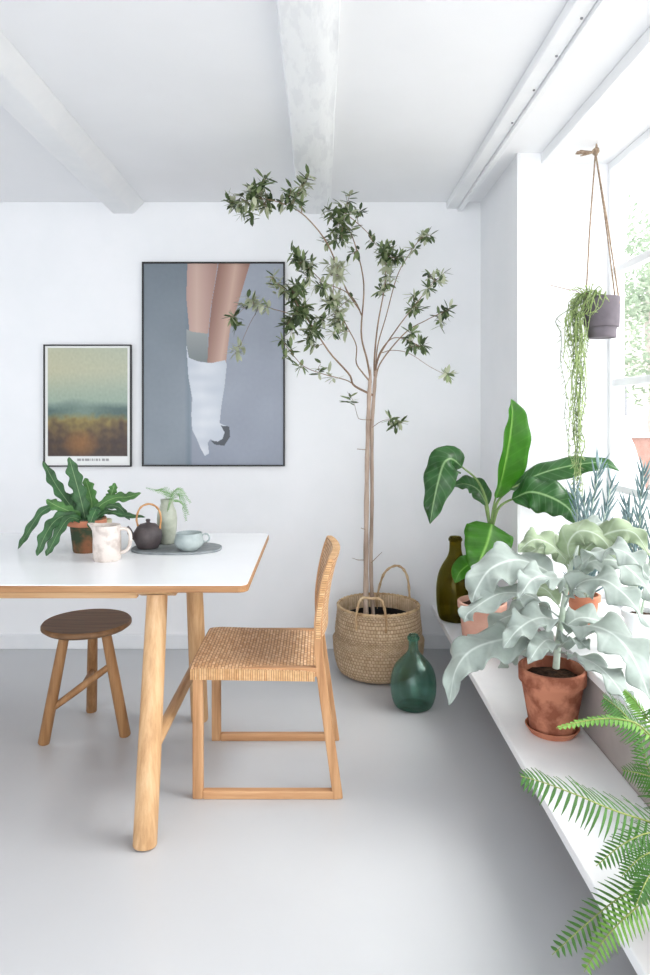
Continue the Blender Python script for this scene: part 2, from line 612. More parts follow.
# centre beam: rough old timber, painted white
cb = MB()
NY, sec = 140, [(-0.118, H), (-0.116, H - .035), (-0.108, H - .058), (-0.06, H - .064), (-0.01, H - .064),
                (0.022, H - .058), (0.036, H - .045), (0.052, H - .04), (0.056, H)]
rows = []
for i in range(NY + 1):
    y = REAR_Y + (WALL_Y - REAR_Y) * i / NY
    r = []
    for k, (x, z) in enumerate(sec):
        n1 = mnoise.noise(Vector((x * 14, y * 2.2, 3.1))) * 0.006
        n2 = mnoise.noise(Vector((x * 40, y * 7, 9.1)))
        chip = 0.006 if (n2 > 0.42 and 2 <= k <= 6) else 0
        r.append(cb.vert((x + (n1 * .7 if 0 < k < 8 else 0), y, z + ((abs(n1) * .6 + chip) if 0 < k < 8 else 0))))
    rows.append(r)
for A, B in zip(rows, rows[1:]):
    for k in range(len(sec) - 1):
        cb.face((A[k], A[k + 1], B[k + 1], B[k]))
cb.face(rows[0])
cb.face(rows[-1][::-1])
struct(cb.build('trim_3', M['beam'], smooth=40))
# boxed rail along the right of the ceiling, with screws along its edge
rail = struct(MB().box((0.668, REAR_Y, H - .036), (0.726, WALL_Y, H)).build('trim_4', M['paint'], bevel=0.004))
for y in (1.88, 2.08, 2.3, 2.56):
    MB().lathe([(0, -0.003), (0.0035, -0.003), (0.0045, 0.001)], (0.713, y, H - .0365), 12).build('screw', M['metal'], rail)
struct(MB().box((0.727, REAR_Y, H - .050), (0.75, WALL_Y, H)).build('trim_7', M['paint'], bevel=0.002))
# lintel over the window recess
struct(MB().box((0.948, -1.2, H - .045), (1.3, PIER_Y, H)).build('trim_5', M['paint'], bevel=0.003))
# painted corner strip on the pier
struct(MB().box((RIGHT_X - 0.006, PIER_Y - 0.006, SILL), (RIGHT_X + .012, PIER_Y + 0.012, H - .001)).build('trim_6', M['paint'], bevel=0.003))

# window in the recess: frame, mullions, glazing bars, one pane per opening
win = bpy.data.objects.new('window_1', None)
COL.objects.link(win)
struct(win)
WT = H - .045
y0, y1 = -1.2, PIER_Y
fr = MB()
fr.box((WIN_X, y1 - .028, SILL), (WIN_X + .06, y1, WT))
fr.box((WIN_X, y0, SILL), (WIN_X + .06, y0 + .05, WT))
fr.box((WIN_X, y0 + .05, WT - .035), (WIN_X + .06, y1 - .028, WT))
fr.box((WIN_X, y0 + .05, SILL), (WIN_X + .06, y1 - .028, SILL + .05))
fr.build('window_frame', M['paint'], win, bevel=0.004)
cols = 4
cw = (y1 - .028 - (y0 + .05)) / cols
rowz = [0.93, 1.375, 1.85]
for c in range(1, cols):
    yc = y0 + .05 + c * cw
    MB().box((WIN_X + .004, yc - .025, SILL + .05), (WIN_X + .056, yc + .025, WT - .035)).build('mullion', M['paint'], win, bevel=0.004)
for z in rowz:
    g = MB()
    for c in range(cols):
        a = y0 + .05 + c * cw + (.025 if c else 0)
        b = y0 + .05 + (c + 1) * cw - (.025 if c < cols - 1 else 0)
        g.box((WIN_X + .008, a, z - .016), (WIN_X + .05, b, z + .016))
    g.build('glazing_bar', M['paint'], win, bevel=0.004)
zs = [SILL + .05] + rowz + [WT - .035]
for c in range(cols):
    a = y0 + .05 + c * cw + (.02 if c else 0)
    b = y0 + .05 + (c + 1) * cw - (.02 if c < cols - 1 else 0)
    for k in range(4):
        MB().box((WIN_X + .028, a, zs[k] + (.014 if k else 0)), (WIN_X + .032, b, zs[k + 1] - (.014 if k < 3 else 0))).build('pane', M['pane'], win)

# ------------------------------------------------------------------ bench along the parapet
BZ = 0.23
bench = thing('wall_bench', 'long low white floating bench running along the wall under the window', 'bench', (0.72, 1.2, 0))
MB().box((0.59 - .72, -1.6 - 1.2, BZ - .028), (0.849 - .72, WALL_Y - .002 - 1.2, BZ)).build('bench_top', M['paint'], bench, bevel=0.003)
for y in (-1.0, 0.2, 3.3):
    MB().prism([(0.849 - .72, BZ - .028), (0.849 - .72, BZ - .16), (0.835 - .72, BZ - .16), (0.70 - .72, BZ - .05), (0.70 - .72, BZ - .028)], 'y', y - 1.2, y - 1.2 + .03).build('bracket', M['paint'], bench)

# ------------------------------------------------------------------ dining table
TZ = 0.74
tx0, tx1, ty0, ty1 = -2.35, -0.213, 2.034, 2.905
table = thing('dining_table', 'oak trestle dining table with a white laminate top and round legs', 'table', (-1.28, 2.47, 0))
TO = Vector((1.28, -2.47, 0))


def round_rect(x0, y0, x1, y1, r, n=6):
    out = []
    for cx, cy, a0 in ((x1 - r, y1 - r, 0), (x0 + r, y1 - r, 90), (x0 + r, y0 + r, 180), (x1 - r, y0 + r, 270)):
        for i in range(n + 1):
            a = math.radians(a0 + 90 * i / n)
            out.append((cx + r * math.cos(a), cy + r * math.sin(a)))
    return out


rr = [(x + TO.x, y + TO.y) for x, y in round_rect(tx0, ty0, tx1, ty1, 0.03)]
MB().prism(rr, 'z', TZ - .024, TZ - .003).build('tabletop', M['ply'], table, bevel=0.004)
rr2 = [(x + TO.x, y + TO.y) for x, y in round_rect(tx0 + .003, ty0 + .003, tx1 - .003, ty1 - .003, 0.028)]
MB().prism(rr2, 'z', TZ - .003, TZ).build('laminate_surface', M['laminate'], table)
for ex in (-0.50, -2.05):
    # cross batten under the top, chamfered ends
    bt = MB()
    yA, yB = 2.075, 2.865
    bt.prism([(yA, TZ - .024), (yA, TZ - .036), (yA + .06, TZ - .058), (yB - .06, TZ - .058), (yB, TZ - .036), (yB, TZ - .024)], 'x', ex - .055, ex + .055)
    bt.v = [(x + TO.x, y + TO.y, z) for x, y, z in bt.v]
    bt.build('cross_batten', M['oak_y'], table, bevel=0.003)
    for fy, ty in ((1.985, 2.12), (2.80, 2.72)):
        fx = ex - .004 if fy < 2.4 else ex + .012
        a = Vector((fx, fy, 0)) + TO
        b = Vector((ex, ty, TZ - .05)) + TO
        d = (b - a)
        pts = [a, a + d * .008, a + d * .3, a + d * .7, b]
        o = MB().tube(pts, [.031, .0345, .0345, .033, .0315], 28).build('leg', M['oak_z'], table, smooth=50)
    MB().tube([Vector((ex + .0, 2.03, .245)) + TO, Vector((ex + .005, 2.775, .245)) + TO], .019, 18).build('stretcher', M['oak_y'], table, smooth=50)
ap = MB().box((-2.05 + .055 + TO.x, 2.09 + TO.y, TZ - .055), (-0.50 - .055 + TO.x, 2.115 + TO.y, TZ - .024))
ap.build('apron_rail', M['oak_x'], table, bevel=0.003)
ap = MB().box((-2.05 + .055 + TO.x, 2.82 + TO.y, TZ - .055), (-0.50 - .055 + TO.x, 2.845 + TO.y, TZ - .024))
ap.build('apron_rail', M['oak_x'], table, bevel=0.003)

# ------------------------------------------------------------------ stool
stool = thing('wooden_stool', 'dark brown three-legged round stool tucked behind the table leg', 'stool', (-.905, 2.68, 0))
SO = Vector((.905, -2.68, 0))
MB().lathe([(0, .408), (.10, .408), (.155, .414), (.168, .424), (.168, .434), (.163, .44), (.12, .437), (0, .434)], (0, 0, 0), 64).build('seat', M['stool_seat'], stool, smooth=50)
feet = [(-1.042, 2.60), (-.752, 2.665), (-.955, 2.885)]
tops = [(-.968, 2.62), (-.822, 2.645), (-.905, 2.75)]
lg = []
for (fx, fy), (ax, ay) in zip(feet, tops):
    a = Vector((fx, fy, 0)) + SO
    b = Vector((ax, ay, .412)) + SO
    d = b - a
    lg.append((a, d))
    MB().tube([a, a + d * .01, a + d * .5, b], [.019, .0215, .021, .0185], 22).build('leg', M['stool_leg'], stool, smooth=50)
A = lg[0][0] + lg[0][1] * .30
B = lg[1][0] + lg[1][1] * .68
C3 = lg[2][0] + lg[2][1] * .47
MB().tube([A, A.lerp(B, .5), B], [.012, .0145, .012], 16).build('stretcher', M['stool_leg'], stool, smooth=50)
mid = A.lerp(B, .55)
MB().tube([mid, C3], [.012, .011], 16).build('stretcher', M['stool_leg'], stool, smooth=50)

# ------------------------------------------------------------------ chair
chair = thing('dining_chair', 'light oak sled-base dining chair with woven cane seat and back', 'chair', (-.17, 2.44, 0))
CO = Vector((.17, -2.44, 0))


def cpath(pts, y):
    return [(x + CO.x, y + CO.y, z) for x, z in pts]


def ribbon_bar(mb, cl, th, y0, y1, uvscale=1.0):
    """A bar following a centre line in x-z, thickness th, from y0 to y1."""
    n = len(cl)
    ring = []
    ln = 0
    for i, (x, z) in enumerate(cl):
        a, b = cl[max(i - 1, 0)], cl[min(i + 1, n - 1)]
        dx, dz = b[0] - a[0], b[1] - a[1]
        L = math.hypot(dx, dz)
        nx, nz = -dz / L, dx / L
        if i:
            ln += math.hypot(x - cl[i - 1][0], z - cl[i - 1][1])
        h = th[i] / 2 if hasattr(th, '__len__') else th / 2
        ring.append(([mb.vert((x + CO.x + nx * h * s, y + CO.y, z + nz * h * s)) for s, y in ((1, y0), (1, y1), (-1, y1), (-1, y0))], ln))
    for (A, la), (B, lb) in zip(ring, ring[1:]):
        for k in range(4):
            j = (k + 1) % 4
            mb.face((A[k], A[j], B[j], B[k]), 0, [(0, la), (.03, la), (.03, lb), (0, lb)])
    mb.face(ring[0][0][::-1])
    mb.face(ring[-1][0])


cy0, cy1 = 2.225, 2.645
BW = 0.026
back_line = [(.058, .0), (.028, .22), (.0, .43), (-.006, .52), (-.005, .58), (.006, .66), (.022, .73), (.036, .772)]
for s in (0, 1):
    ya, yb = (cy0, cy0 + BW) if s == 0 else (cy1 - BW, cy1)
    f = MB()
    f.box((-.412 + CO.x, ya + CO.y, 0), (-.378 + CO.x, yb + CO.y, .424))
    f.build('front_leg', M['chair_z'], chair, bevel=0.004)
    f = MB()
    f.box((-.378 + CO.x, ya + CO.y, 0), (.044 + CO.x, yb + CO.y, .026))
    f.build('runner', M['chair_x'], chair, bevel=0.003)
    f = MB()
    cl = [(p.x, p.z) for p in spline([(x, 0, z) for x, z in back_line], 24)]
    ribbon_bar(f, cl, [.032 - .010 * (i / 23) for i in range(24)], ya, yb)
    f.build('back_post', M['chair_z'], chair, bevel=0.003)
    f = MB()
    f.box((-.375 + CO.x, ya + CO.y, .395), (-.01 + CO.x, yb + CO.y, .424))
    f.build('seat_rail', M['chair_x'], chair, bevel=0.003)
f = MB()
f.box((-.405 + CO.x, cy0 + BW + CO.y, .393), (-.380 + CO.x, cy1 - BW + CO.y, .424))
f.build('seat_rail', M['oak_y'], chair, bevel=0.003)
f = MB()
f.box((-.02 + CO.x, cy0 + BW + CO.y, .385), (.004 + CO.x, cy1 - BW + CO.y, .412))
f.build('seat_rail', M['oak_y'], chair, bevel=0.003)
# woven seat wrapped around the rails: top with a slight dip, wrapped sides
seat = MB()
nx, ny = 34, 34
sx0, sx1, sy0, sy1 = -.419, -.017, cy0 - .004, cy1 + .004


def seat_z(u, v):
    return .437 - .012 * u - .014 * math.sin(PI * u) * math.sin(PI * v) - .010 * (abs(2 * v - 1) ** 8) - .006 * (abs(2 * u - 1) ** 10)


g = []
for i in range(nx + 1):
    r = []
    for j in range(ny + 1):
        u, v = i / nx, j / ny
        x, y = sx0 + (sx1 - sx0) * u, sy0 + (sy1 - sy0) * v
        r.append((seat.vert((x + CO.x, y + CO.y, seat_z(u, v))), (y, x)))
    g.append(r)
for i in range(nx):
    for j in range(ny):
        q = (g[i][j], g[i + 1][j], g[i + 1][j + 1], g[i][j + 1])
        seat.face([a[0] for a in q], 0, [a[1] for a in q])
# skirts down to the underside of the rails and the underside itself
bord = [g[i][0] for i in range(nx + 1)] + [g[nx][j] for j in range(1, ny + 1)] + [g[i][ny] for i in range(nx - 1, -1, -1)] + [g[0][j] for j in range(ny - 1, 0, -1)]
low = []
per = 0
for k, (vi, _) in enumerate(bord):
    x, y, z = seat.v[vi]
    if k:
        px_, py_, _z = seat.v[bord[k - 1][0]]
        per += math.hypot(x - px_, y - py_)
    low.append((seat.vert((x, y, .388 - .006 * (x - sx0 - CO.x) / .4)), per))
for k in range(len(bord)):
    j = (k + 1) % len(bord)
    pa, pb = low[k][1], low[j][1] if j else per + .012
    seat.face((bord[k][0], low[k][0], low[j][0], bord[j][0]), 1, [(0.0, pa), (.06, pa), (.06, pb), (0.0, pb)])
seat.face([a[0] for a in low], 0)
so = seat.build('woven_seat', [M['cane'], M['cane_wrap']], chair, smooth=50)
so['label'] = 'woven cane seat with wrapped edges'
# woven back panel, curved in plan, wrapped around the two posts
bp = MB()
nz_, nyy = 20, 26
cl = spline([(x, 0, z) for x, z in back_line[3:]], nz_ + 1)
g = []
for side in (0, 1):
    gg = []
    for i in range(nz_ + 1):
        r = []
        for j in range(nyy + 1):
            v = j / nyy
            y = cy0 - .005 + (cy1 - cy0 + .01) * v
            bow = .022 * math.sin(PI * v)
            off = -.014 if side == 0 else .013
            off *= (1 - .45 * abs(2 * v - 1) ** 8)
            r.append((bp.vert((cl[i].x + bow + off + CO.x, y + CO.y, cl[i].z + (.004 if i == nz_ else 0))), (y, cl[i].z)))
        gg.append(r)
    for i in range(nz_):
        for j in range(nyy):
            q = (gg[i][j], gg[i][j + 1], gg[i + 1][j + 1], gg[i + 1][j])
            if side:
                q = q[::-1]
            bp.face([a[0] for a in q], 0, [a[1] for a in q])
    g.append(gg)
for i in range(nz_):
    for j in (0, nyy):
        q = (g[0][i][j], g[0][i + 1][j], g[1][i + 1][j], g[1][i][j])
        bp.face([a[0] for a in (q if j == 0 else q[::-1])], 1, [(0, q[0][1][1]), (0, q[1][1][1]), (.03, q[1][1][1]), (.03, q[0][1][1])])
for j in range(nyy):
    for i in (0, nz_):
        q = (g[0][i][j], g[1][i][j], g[1][i][j + 1], g[0][i][j + 1])
        bp.face([a[0] for a in (q if i == 0 else q[::-1])], 1, [(0, q[0][1][0]), (.03, q[0][1][0]), (.03, q[3][1][0]), (0, q[3][1][0])])
bo = bp.build('woven_backrest', [M['cane'], M['cane_wrap']], chair, smooth=50)
bo['label'] = 'curved woven cane backrest'


# ------------------------------------------------------------------ framed prints
def inside(x, y, poly):
    c = False
    n = len(poly)
    for i in range(n):
        xa, ya = poly[i]
        xb, yb = poly[(i + 1) % n]
        if (ya > y) != (yb > y) and x < (xb - xa) * (y - ya) / (yb - ya) + xa:
            c = not c
    return c


def mixc(a, b, t):
    t = max(0, min(1, t))
    return tuple(p + (q - p) * t for p, q in zip(a, b))


def print_mesh(name, parent, x0, x1, z0, z1, y, nxx, nzz, fn):
    me = bpy.data.meshes.new(name)
    vs, fs, cols_ = [], [], []
    for j in range(nzz + 1):
        for i in range(nxx + 1):
            u, v = i / nxx, j / nzz
            vs.append((x0 + (x1 - x0) * u, y, z1 - (z1 - z0) * v))
            cols_.extend((*lin(fn(u, v)), 1))
    for j in range(nzz):
        for i in range(nxx):
            a = j * (nxx + 1) + i
            fs.append((a, a + nxx + 1, a + nxx + 2, a + 1))
    me.from_pydata(vs, [], fs)
    at = me.attributes.new('print', 'FLOAT_COLOR', 'POINT')
    at.data.foreach_set('color', cols_)
    me.materials.append(M['print'])
    me.update()
    return link(name, me, parent)


def framed(name, label, x0, x1, z0, z1, fn, nxx, nzz, bar=.0085):
    root = thing(name, label, 'picture', ((x0 + x1) / 2, WALL_Y, z0))
    ox, oy, oz = root.location
    f = MB()
    ya, yb = WALL_Y - .024 - oy, WALL_Y - .001 - oy
    a0, a1, b0, b1 = x0 - ox, x1 - ox, 0, z1 - z0
    f.box((a0, ya, b0), (a1, yb, b0 + bar))
    f.box((a0, ya, b1 - bar), (a1, yb, b1))
    f.box((a0, ya, b0 + bar), (a0 + bar, yb, b1 - bar))
    f.box((a1 - bar, ya, b0 + bar), (a1, yb, b1 - bar))
    f.build('picture_frame', M['black'], root, bevel=0.0015)
    print_mesh('print', root, a0 + bar, a1 - bar, b0 + bar, b1 - bar, ya + .008, nxx, nzz, fn)
    return root


# large print: two bare legs, one in a white ankle boot hanging upside down
def c2u(pts):
    # crop pixels -> 0..1 over the printed area
    return [((x - 279) / (610 - 279), (y - 60) / (539 - 60)) for x, y in pts]


LEG1 = c2u([(383, 50), (456, 50), (447, 110), (438, 165), (432, 226), (388, 228), (380, 140)])
LEG2 = c2u([(458, 50), (534, 50), (516, 110), (500, 165), (484, 215), (474, 296), (430, 296), (434, 215), (441, 150), (448, 110)])
LINING = c2u([(380, 216), (392, 222), (430, 227), (434, 296), (388, 290), (380, 250)])
BOOT = c2u([(380, 252), (386, 284), (410, 294), (440, 297), (472, 290), (476, 300), (471, 350), (463, 400), (459, 440), (470, 445),
            (480, 448), (480, 470), (468, 489), (452, 488), (438, 478), (431, 486), (434, 512), (424, 518), (414, 500), (405, 478),
            (394, 455), (392, 420), (394, 380), (385, 330)])
SOLE = c2u([(462, 446), (482, 448), (484, 472), (470, 494), (448, 491), (437, 481), (455, 484), (466, 477), (471, 462)])


def big_print(u, v):
    n = mnoise.noise(Vector((u * 5, v * 7, 1.0))) * 5 + mnoise.noise(Vector((u * 40, v * 50, 4.0))) * 2
    split = .315 + .01 * v
    left = mixc((118, 129, 139), (136, 147, 157), v * 1.0 + .1)
    right = mixc((160, 167, 179), (147, 155, 170), v)
    c = mixc(left, right, (u - split) / .03)
    if u < split + .02:
        c = mixc(c, (112, 128, 142), max(0, 1 - abs(u - split) / .03) * .7)
    c = tuple(x + n for x in c)
    if inside(u, v, LEG1):
        t = (u - .31) / .2
        c = mixc((206, 176, 164), (172, 138, 128), abs(t - .35) * 1.5)
    if inside(u, v, LINING):
        c = mixc((158, 164, 164), (120, 128, 130), (v - .33) / .16)
    if inside(u, v, LEG2):
        ctr = .66 - v * .22
        c = mixc((205, 172, 156), (150, 112, 100), abs(u - ctr) * 9)
    if inside(u, v, BOOT):
        c = mixc((226, 230, 236), (196, 204, 214), abs((u - .42) * 5) + n * .03)
        c = mixc(c, (192, 200, 212), .35 + .6 * mnoise.noise(Vector((u * 5, v * 22, 7))))
    if inside(u, v, SOLE):
        c = (70, 76, 84)
    return tuple(max(0, min(255, x * .95)) for x in c)


framed('framed_poster', 'large black-framed poster of bare legs and a white boot on blue-grey', -.937, -.185, .964, 2.040, big_print, 260, 372)


def small_print(u, v):
    # white paper with a landscape and a caption strip along the bottom
    if u < .03 or u > .97 or v < .018 or v > .925:
        c = (232, 234, 232)
        if .945 < v < .962 and .38 < u < .76 and mnoise.noise(Vector((u * 120, 3, 1))) > -.05:
            c = (150, 152, 152)
        return c
    n1 = mnoise.noise(Vector((u * 3, v * 6, 2)))
    n2 = mnoise.noise(Vector((u * 14, v * 22, 5)))
    n3 = mnoise.noise(Vector((u * 40, v * 40, 8)))
    sky = mixc((206, 208, 178), (196, 206, 184), u)
    sky = mixc(sky, (160, 184, 168), (v - .22) / .3)
    sky = mixc(sky, (214, 206, 168), max(0, 1 - abs(v - .18) * 5) * .3)
    far = mixc((128, 152, 140), (86, 112, 108), abs(u - .48) * 2.4 + n1 * .4)
    c = mixc(sky, far, (v - .44 + n1 * .04 - .06 * abs(u - .5)) / .07)
    field = mixc((166, 150, 84), (112, 84, 50), (v - .58) * 4)
    field = mixc(field, (70, 52, 44), (v - .64) * 3 + abs(u - .42) * .9 + n2 * .5)
    field = mixc(field, (176, 120, 60), max(0, 1 - ((u - .42) ** 2 * 18 + (v - .82) ** 2 * 60)) * .7)
    c = mixc(c, field, (v - .56 + n2 * .03) / .06)
    return tuple(max(0, min(255, x * .88 + n3 * 7)) for x in c)


framed('framed_print', 'small black-framed print of a hazy green and brown landscape', -1.455, -.993, .962, 1.605, small_print, 110, 150, bar=.007)


# ------------------------------------------------------------------ pots
def pot_profile(rt, rb, h, rim=.028, th=.008, rimout=.006):
    return [(0, .0), (rb, .0), (rb + .002, .004), (rt - rimout - .002, h - rim), (rt, h - rim + .002), (rt + .001, h - .003), (rt - .002, h),
            (rt - th, h), (rt - th - .003, h - rim), (rb - th, .012), (0, .012)]


def make_pot(root, rt, rb, h, mat, soil=True, z=0, part='pot', rim=.028):
    o = MB().lathe(pot_profile(rt, rb, h, rim), (0, 0, z), 56).build(part, mat, root, smooth=35)
    if soil:
        zs_ = h - rim * .75
        rs = rt - .0125
        s = MB()
        prof = [(rs, zs_ - .006), (rs * .96, zs_)] + [(rs * k, zs_ + .004) for k in (.75, .5, .25)] + [(0, zs_ + .006)]
        s.lathe(prof, (0, 0, z), 40)
        s.v = [(x, y, q + .006 * mnoise.noise(Vector((x * 70, y * 70, 2)))) for x, y, q in s.v]
        s.build('soil', M['soil'], root, smooth=60)
    return o


# ------------------------------------------------------------------ olive tree in a basket
bx, by = .281, 3.33
basket = thing('seagrass_basket', 'round natural seagrass belly basket standing on the floor against the wall', 'basket', (bx, by, 0))
outer = [(.168, .004), (.19, .02), (.205, .06), (.214, .11), (.217, .15), (.217, .166), (.203, .177), (.207, .20), (.203, .24), (.198, .29), (.197, .318)]
pts = spline([(r, 0, z) for r, z in outer], 112)
NTH = 180


def weave(th, i, r, z):
    if i >= 112:
        return r, z
    row = i / 3.7037
    k = int(row)
    ph = th * 84 + (PI if k % 2 else 0)
    return r + .004 * abs(math.sin(PI * row)) * (0.55 + .45 * math.sin(ph)), z


prof = [(p.x, p.z) for p in pts] + [(.190, .324), (.183, .318), (.184, .25), (.196, .17), (.196, .11), (.18, .02), (.0001, .012), (.0001, .004)]
MB().lathe(prof, (0, 0, 0), NTH, closed=True, fn=weave).build('basket_body', M['basket_weave'], basket, smooth=60)
# rim braid
n = 120
MB().tube([(.193 * math.cos(2 * PI * k / n), .193 * math.sin(2 * PI * k / n), .321) for k in range(n + 1)],
          [.0075 + .0018 * math.sin(k * PI * .8) for k in range(n + 1)], 8).build('rim', M['basket'], basket, smooth=60)


def handle(p0, p1, top, name='handle'):
    a, b = Vector(p0), Vector(p1)
    m = (a + b) / 2 + Vector(top)
    q = [a + Vector((0, 0, -.07)), a, a.lerp(m, .55) + (a - b) * .12 + Vector((0, 0, .03)), m, b.lerp(m, .55) + (b - a) * .12 + Vector((0, 0, .03)), b, b + Vector((0, 0, -.07))]
    path = spline(q, 46)
    MB().tube(path, [.006 + .0014 * math.sin(i * 1.9) for i in range(46)], 8).build(name, M['basket'], basket, smooth=60)


handle((-.115, -.170, .318), (.018, -.203, .318), (0, -.01, .085))
handle((.01, .170, .318), (.165, .10, .318), (.02, .0, .16))

tree = thing('olive_tree', 'tall slender olive tree with silvery leaves planted in the seagrass basket', 'tree', (bx, by, .02))
TR = Vector((-bx, -by, -.02))
MB().lathe([(0, 0), (.15, 0), (.170, .235), (.175, .24), (.165, .243), (.147, .02), (0, .02)], (0, 0, 0), 48).build('nursery_pot', M['black'], tree, smooth=40)
s = MB().lathe([(.158, .205), (.15, .215), (.1, .222), (.05, .226), (0, .23)], (0, 0, 0), 40)
s.v = [(x, y, z + .01 * mnoise.noise(Vector((x * 40, y * 40, 2)))) for x, y, z in s.v]
s.build('soil', M['soil'], tree, smooth=60)


def tpath(lst):
    return [P(a, b, c) + TR for a, b, c in lst]


# two thin twisted trunks
tr = MB()
A = spline(tpath([(366, 628, 3.32), (366, 560, 3.32), (367, 470, 3.30), (369, 400, 3.27), (371, 366, 3.26)]), 40)
B = spline(tpath([(374, 628, 3.34), (371, 570, 3.345), (372, 500, 3.33), (372, 430, 3.29), (375, 380, 3.27), (376, 362, 3.26)]), 40)
tr.tube(A, [.0132 - (.004 * i / 39 if i < 35 else .004 + .0018 * (i - 34)) + .0012 * (i < 34) * math.sin(i * 1.3) for i in range(40)], 12)
tr.tube(B, [.0098 - (.002 * i / 39 if i < 35 else .002 + .0014 * (i - 34)) + .0008 * (i < 34) * math.sin(i * 1.7 + 1) for i in range(40)], 12)
tr.build('trunk', M['bark'], tree, smooth=60)


def cc(x, y):
    return (210 + x * .4154, 150 + y * .4154)


def olive_leaf(mb, p, d, nrm, L, W, mi):
    d = d.normalized()
    s = d.cross(nrm)
    if s.length < .01:
        s = d.orthogonal()
    s.normalize()
    u = s.cross(d).normalized()
    tip = p + d * L - u * L * .1
    k = [.0, .3, .7]
    wd = [.15, 1.0, .9]
    ctr = [mb.vert(p + d * L * t - u * (L * .1 * t * t) - u * W * .08) for t in k]
    lt = [mb.vert(p + d * L * t - u * (L * .1 * t * t) + s * W * .5 * w_) for t, w_ in zip(k, wd)]
    rt = [mb.vert(p + d * L * t - u * (L * .1 * t * t) - s * W * .5 * w_) for t, w_ in zip(k, wd)]
    tp = mb.vert(tip)
    for i in range(2):
        mb.face((lt[i], ctr[i], ctr[i + 1], lt[i + 1]), mi)
        mb.face((ctr[i], rt[i], rt[i + 1], ctr[i + 1]), mi)
    mb.face((lt[2], ctr[2], tp), mi)
    mb.face((ctr[2], rt[2], tp), mi)


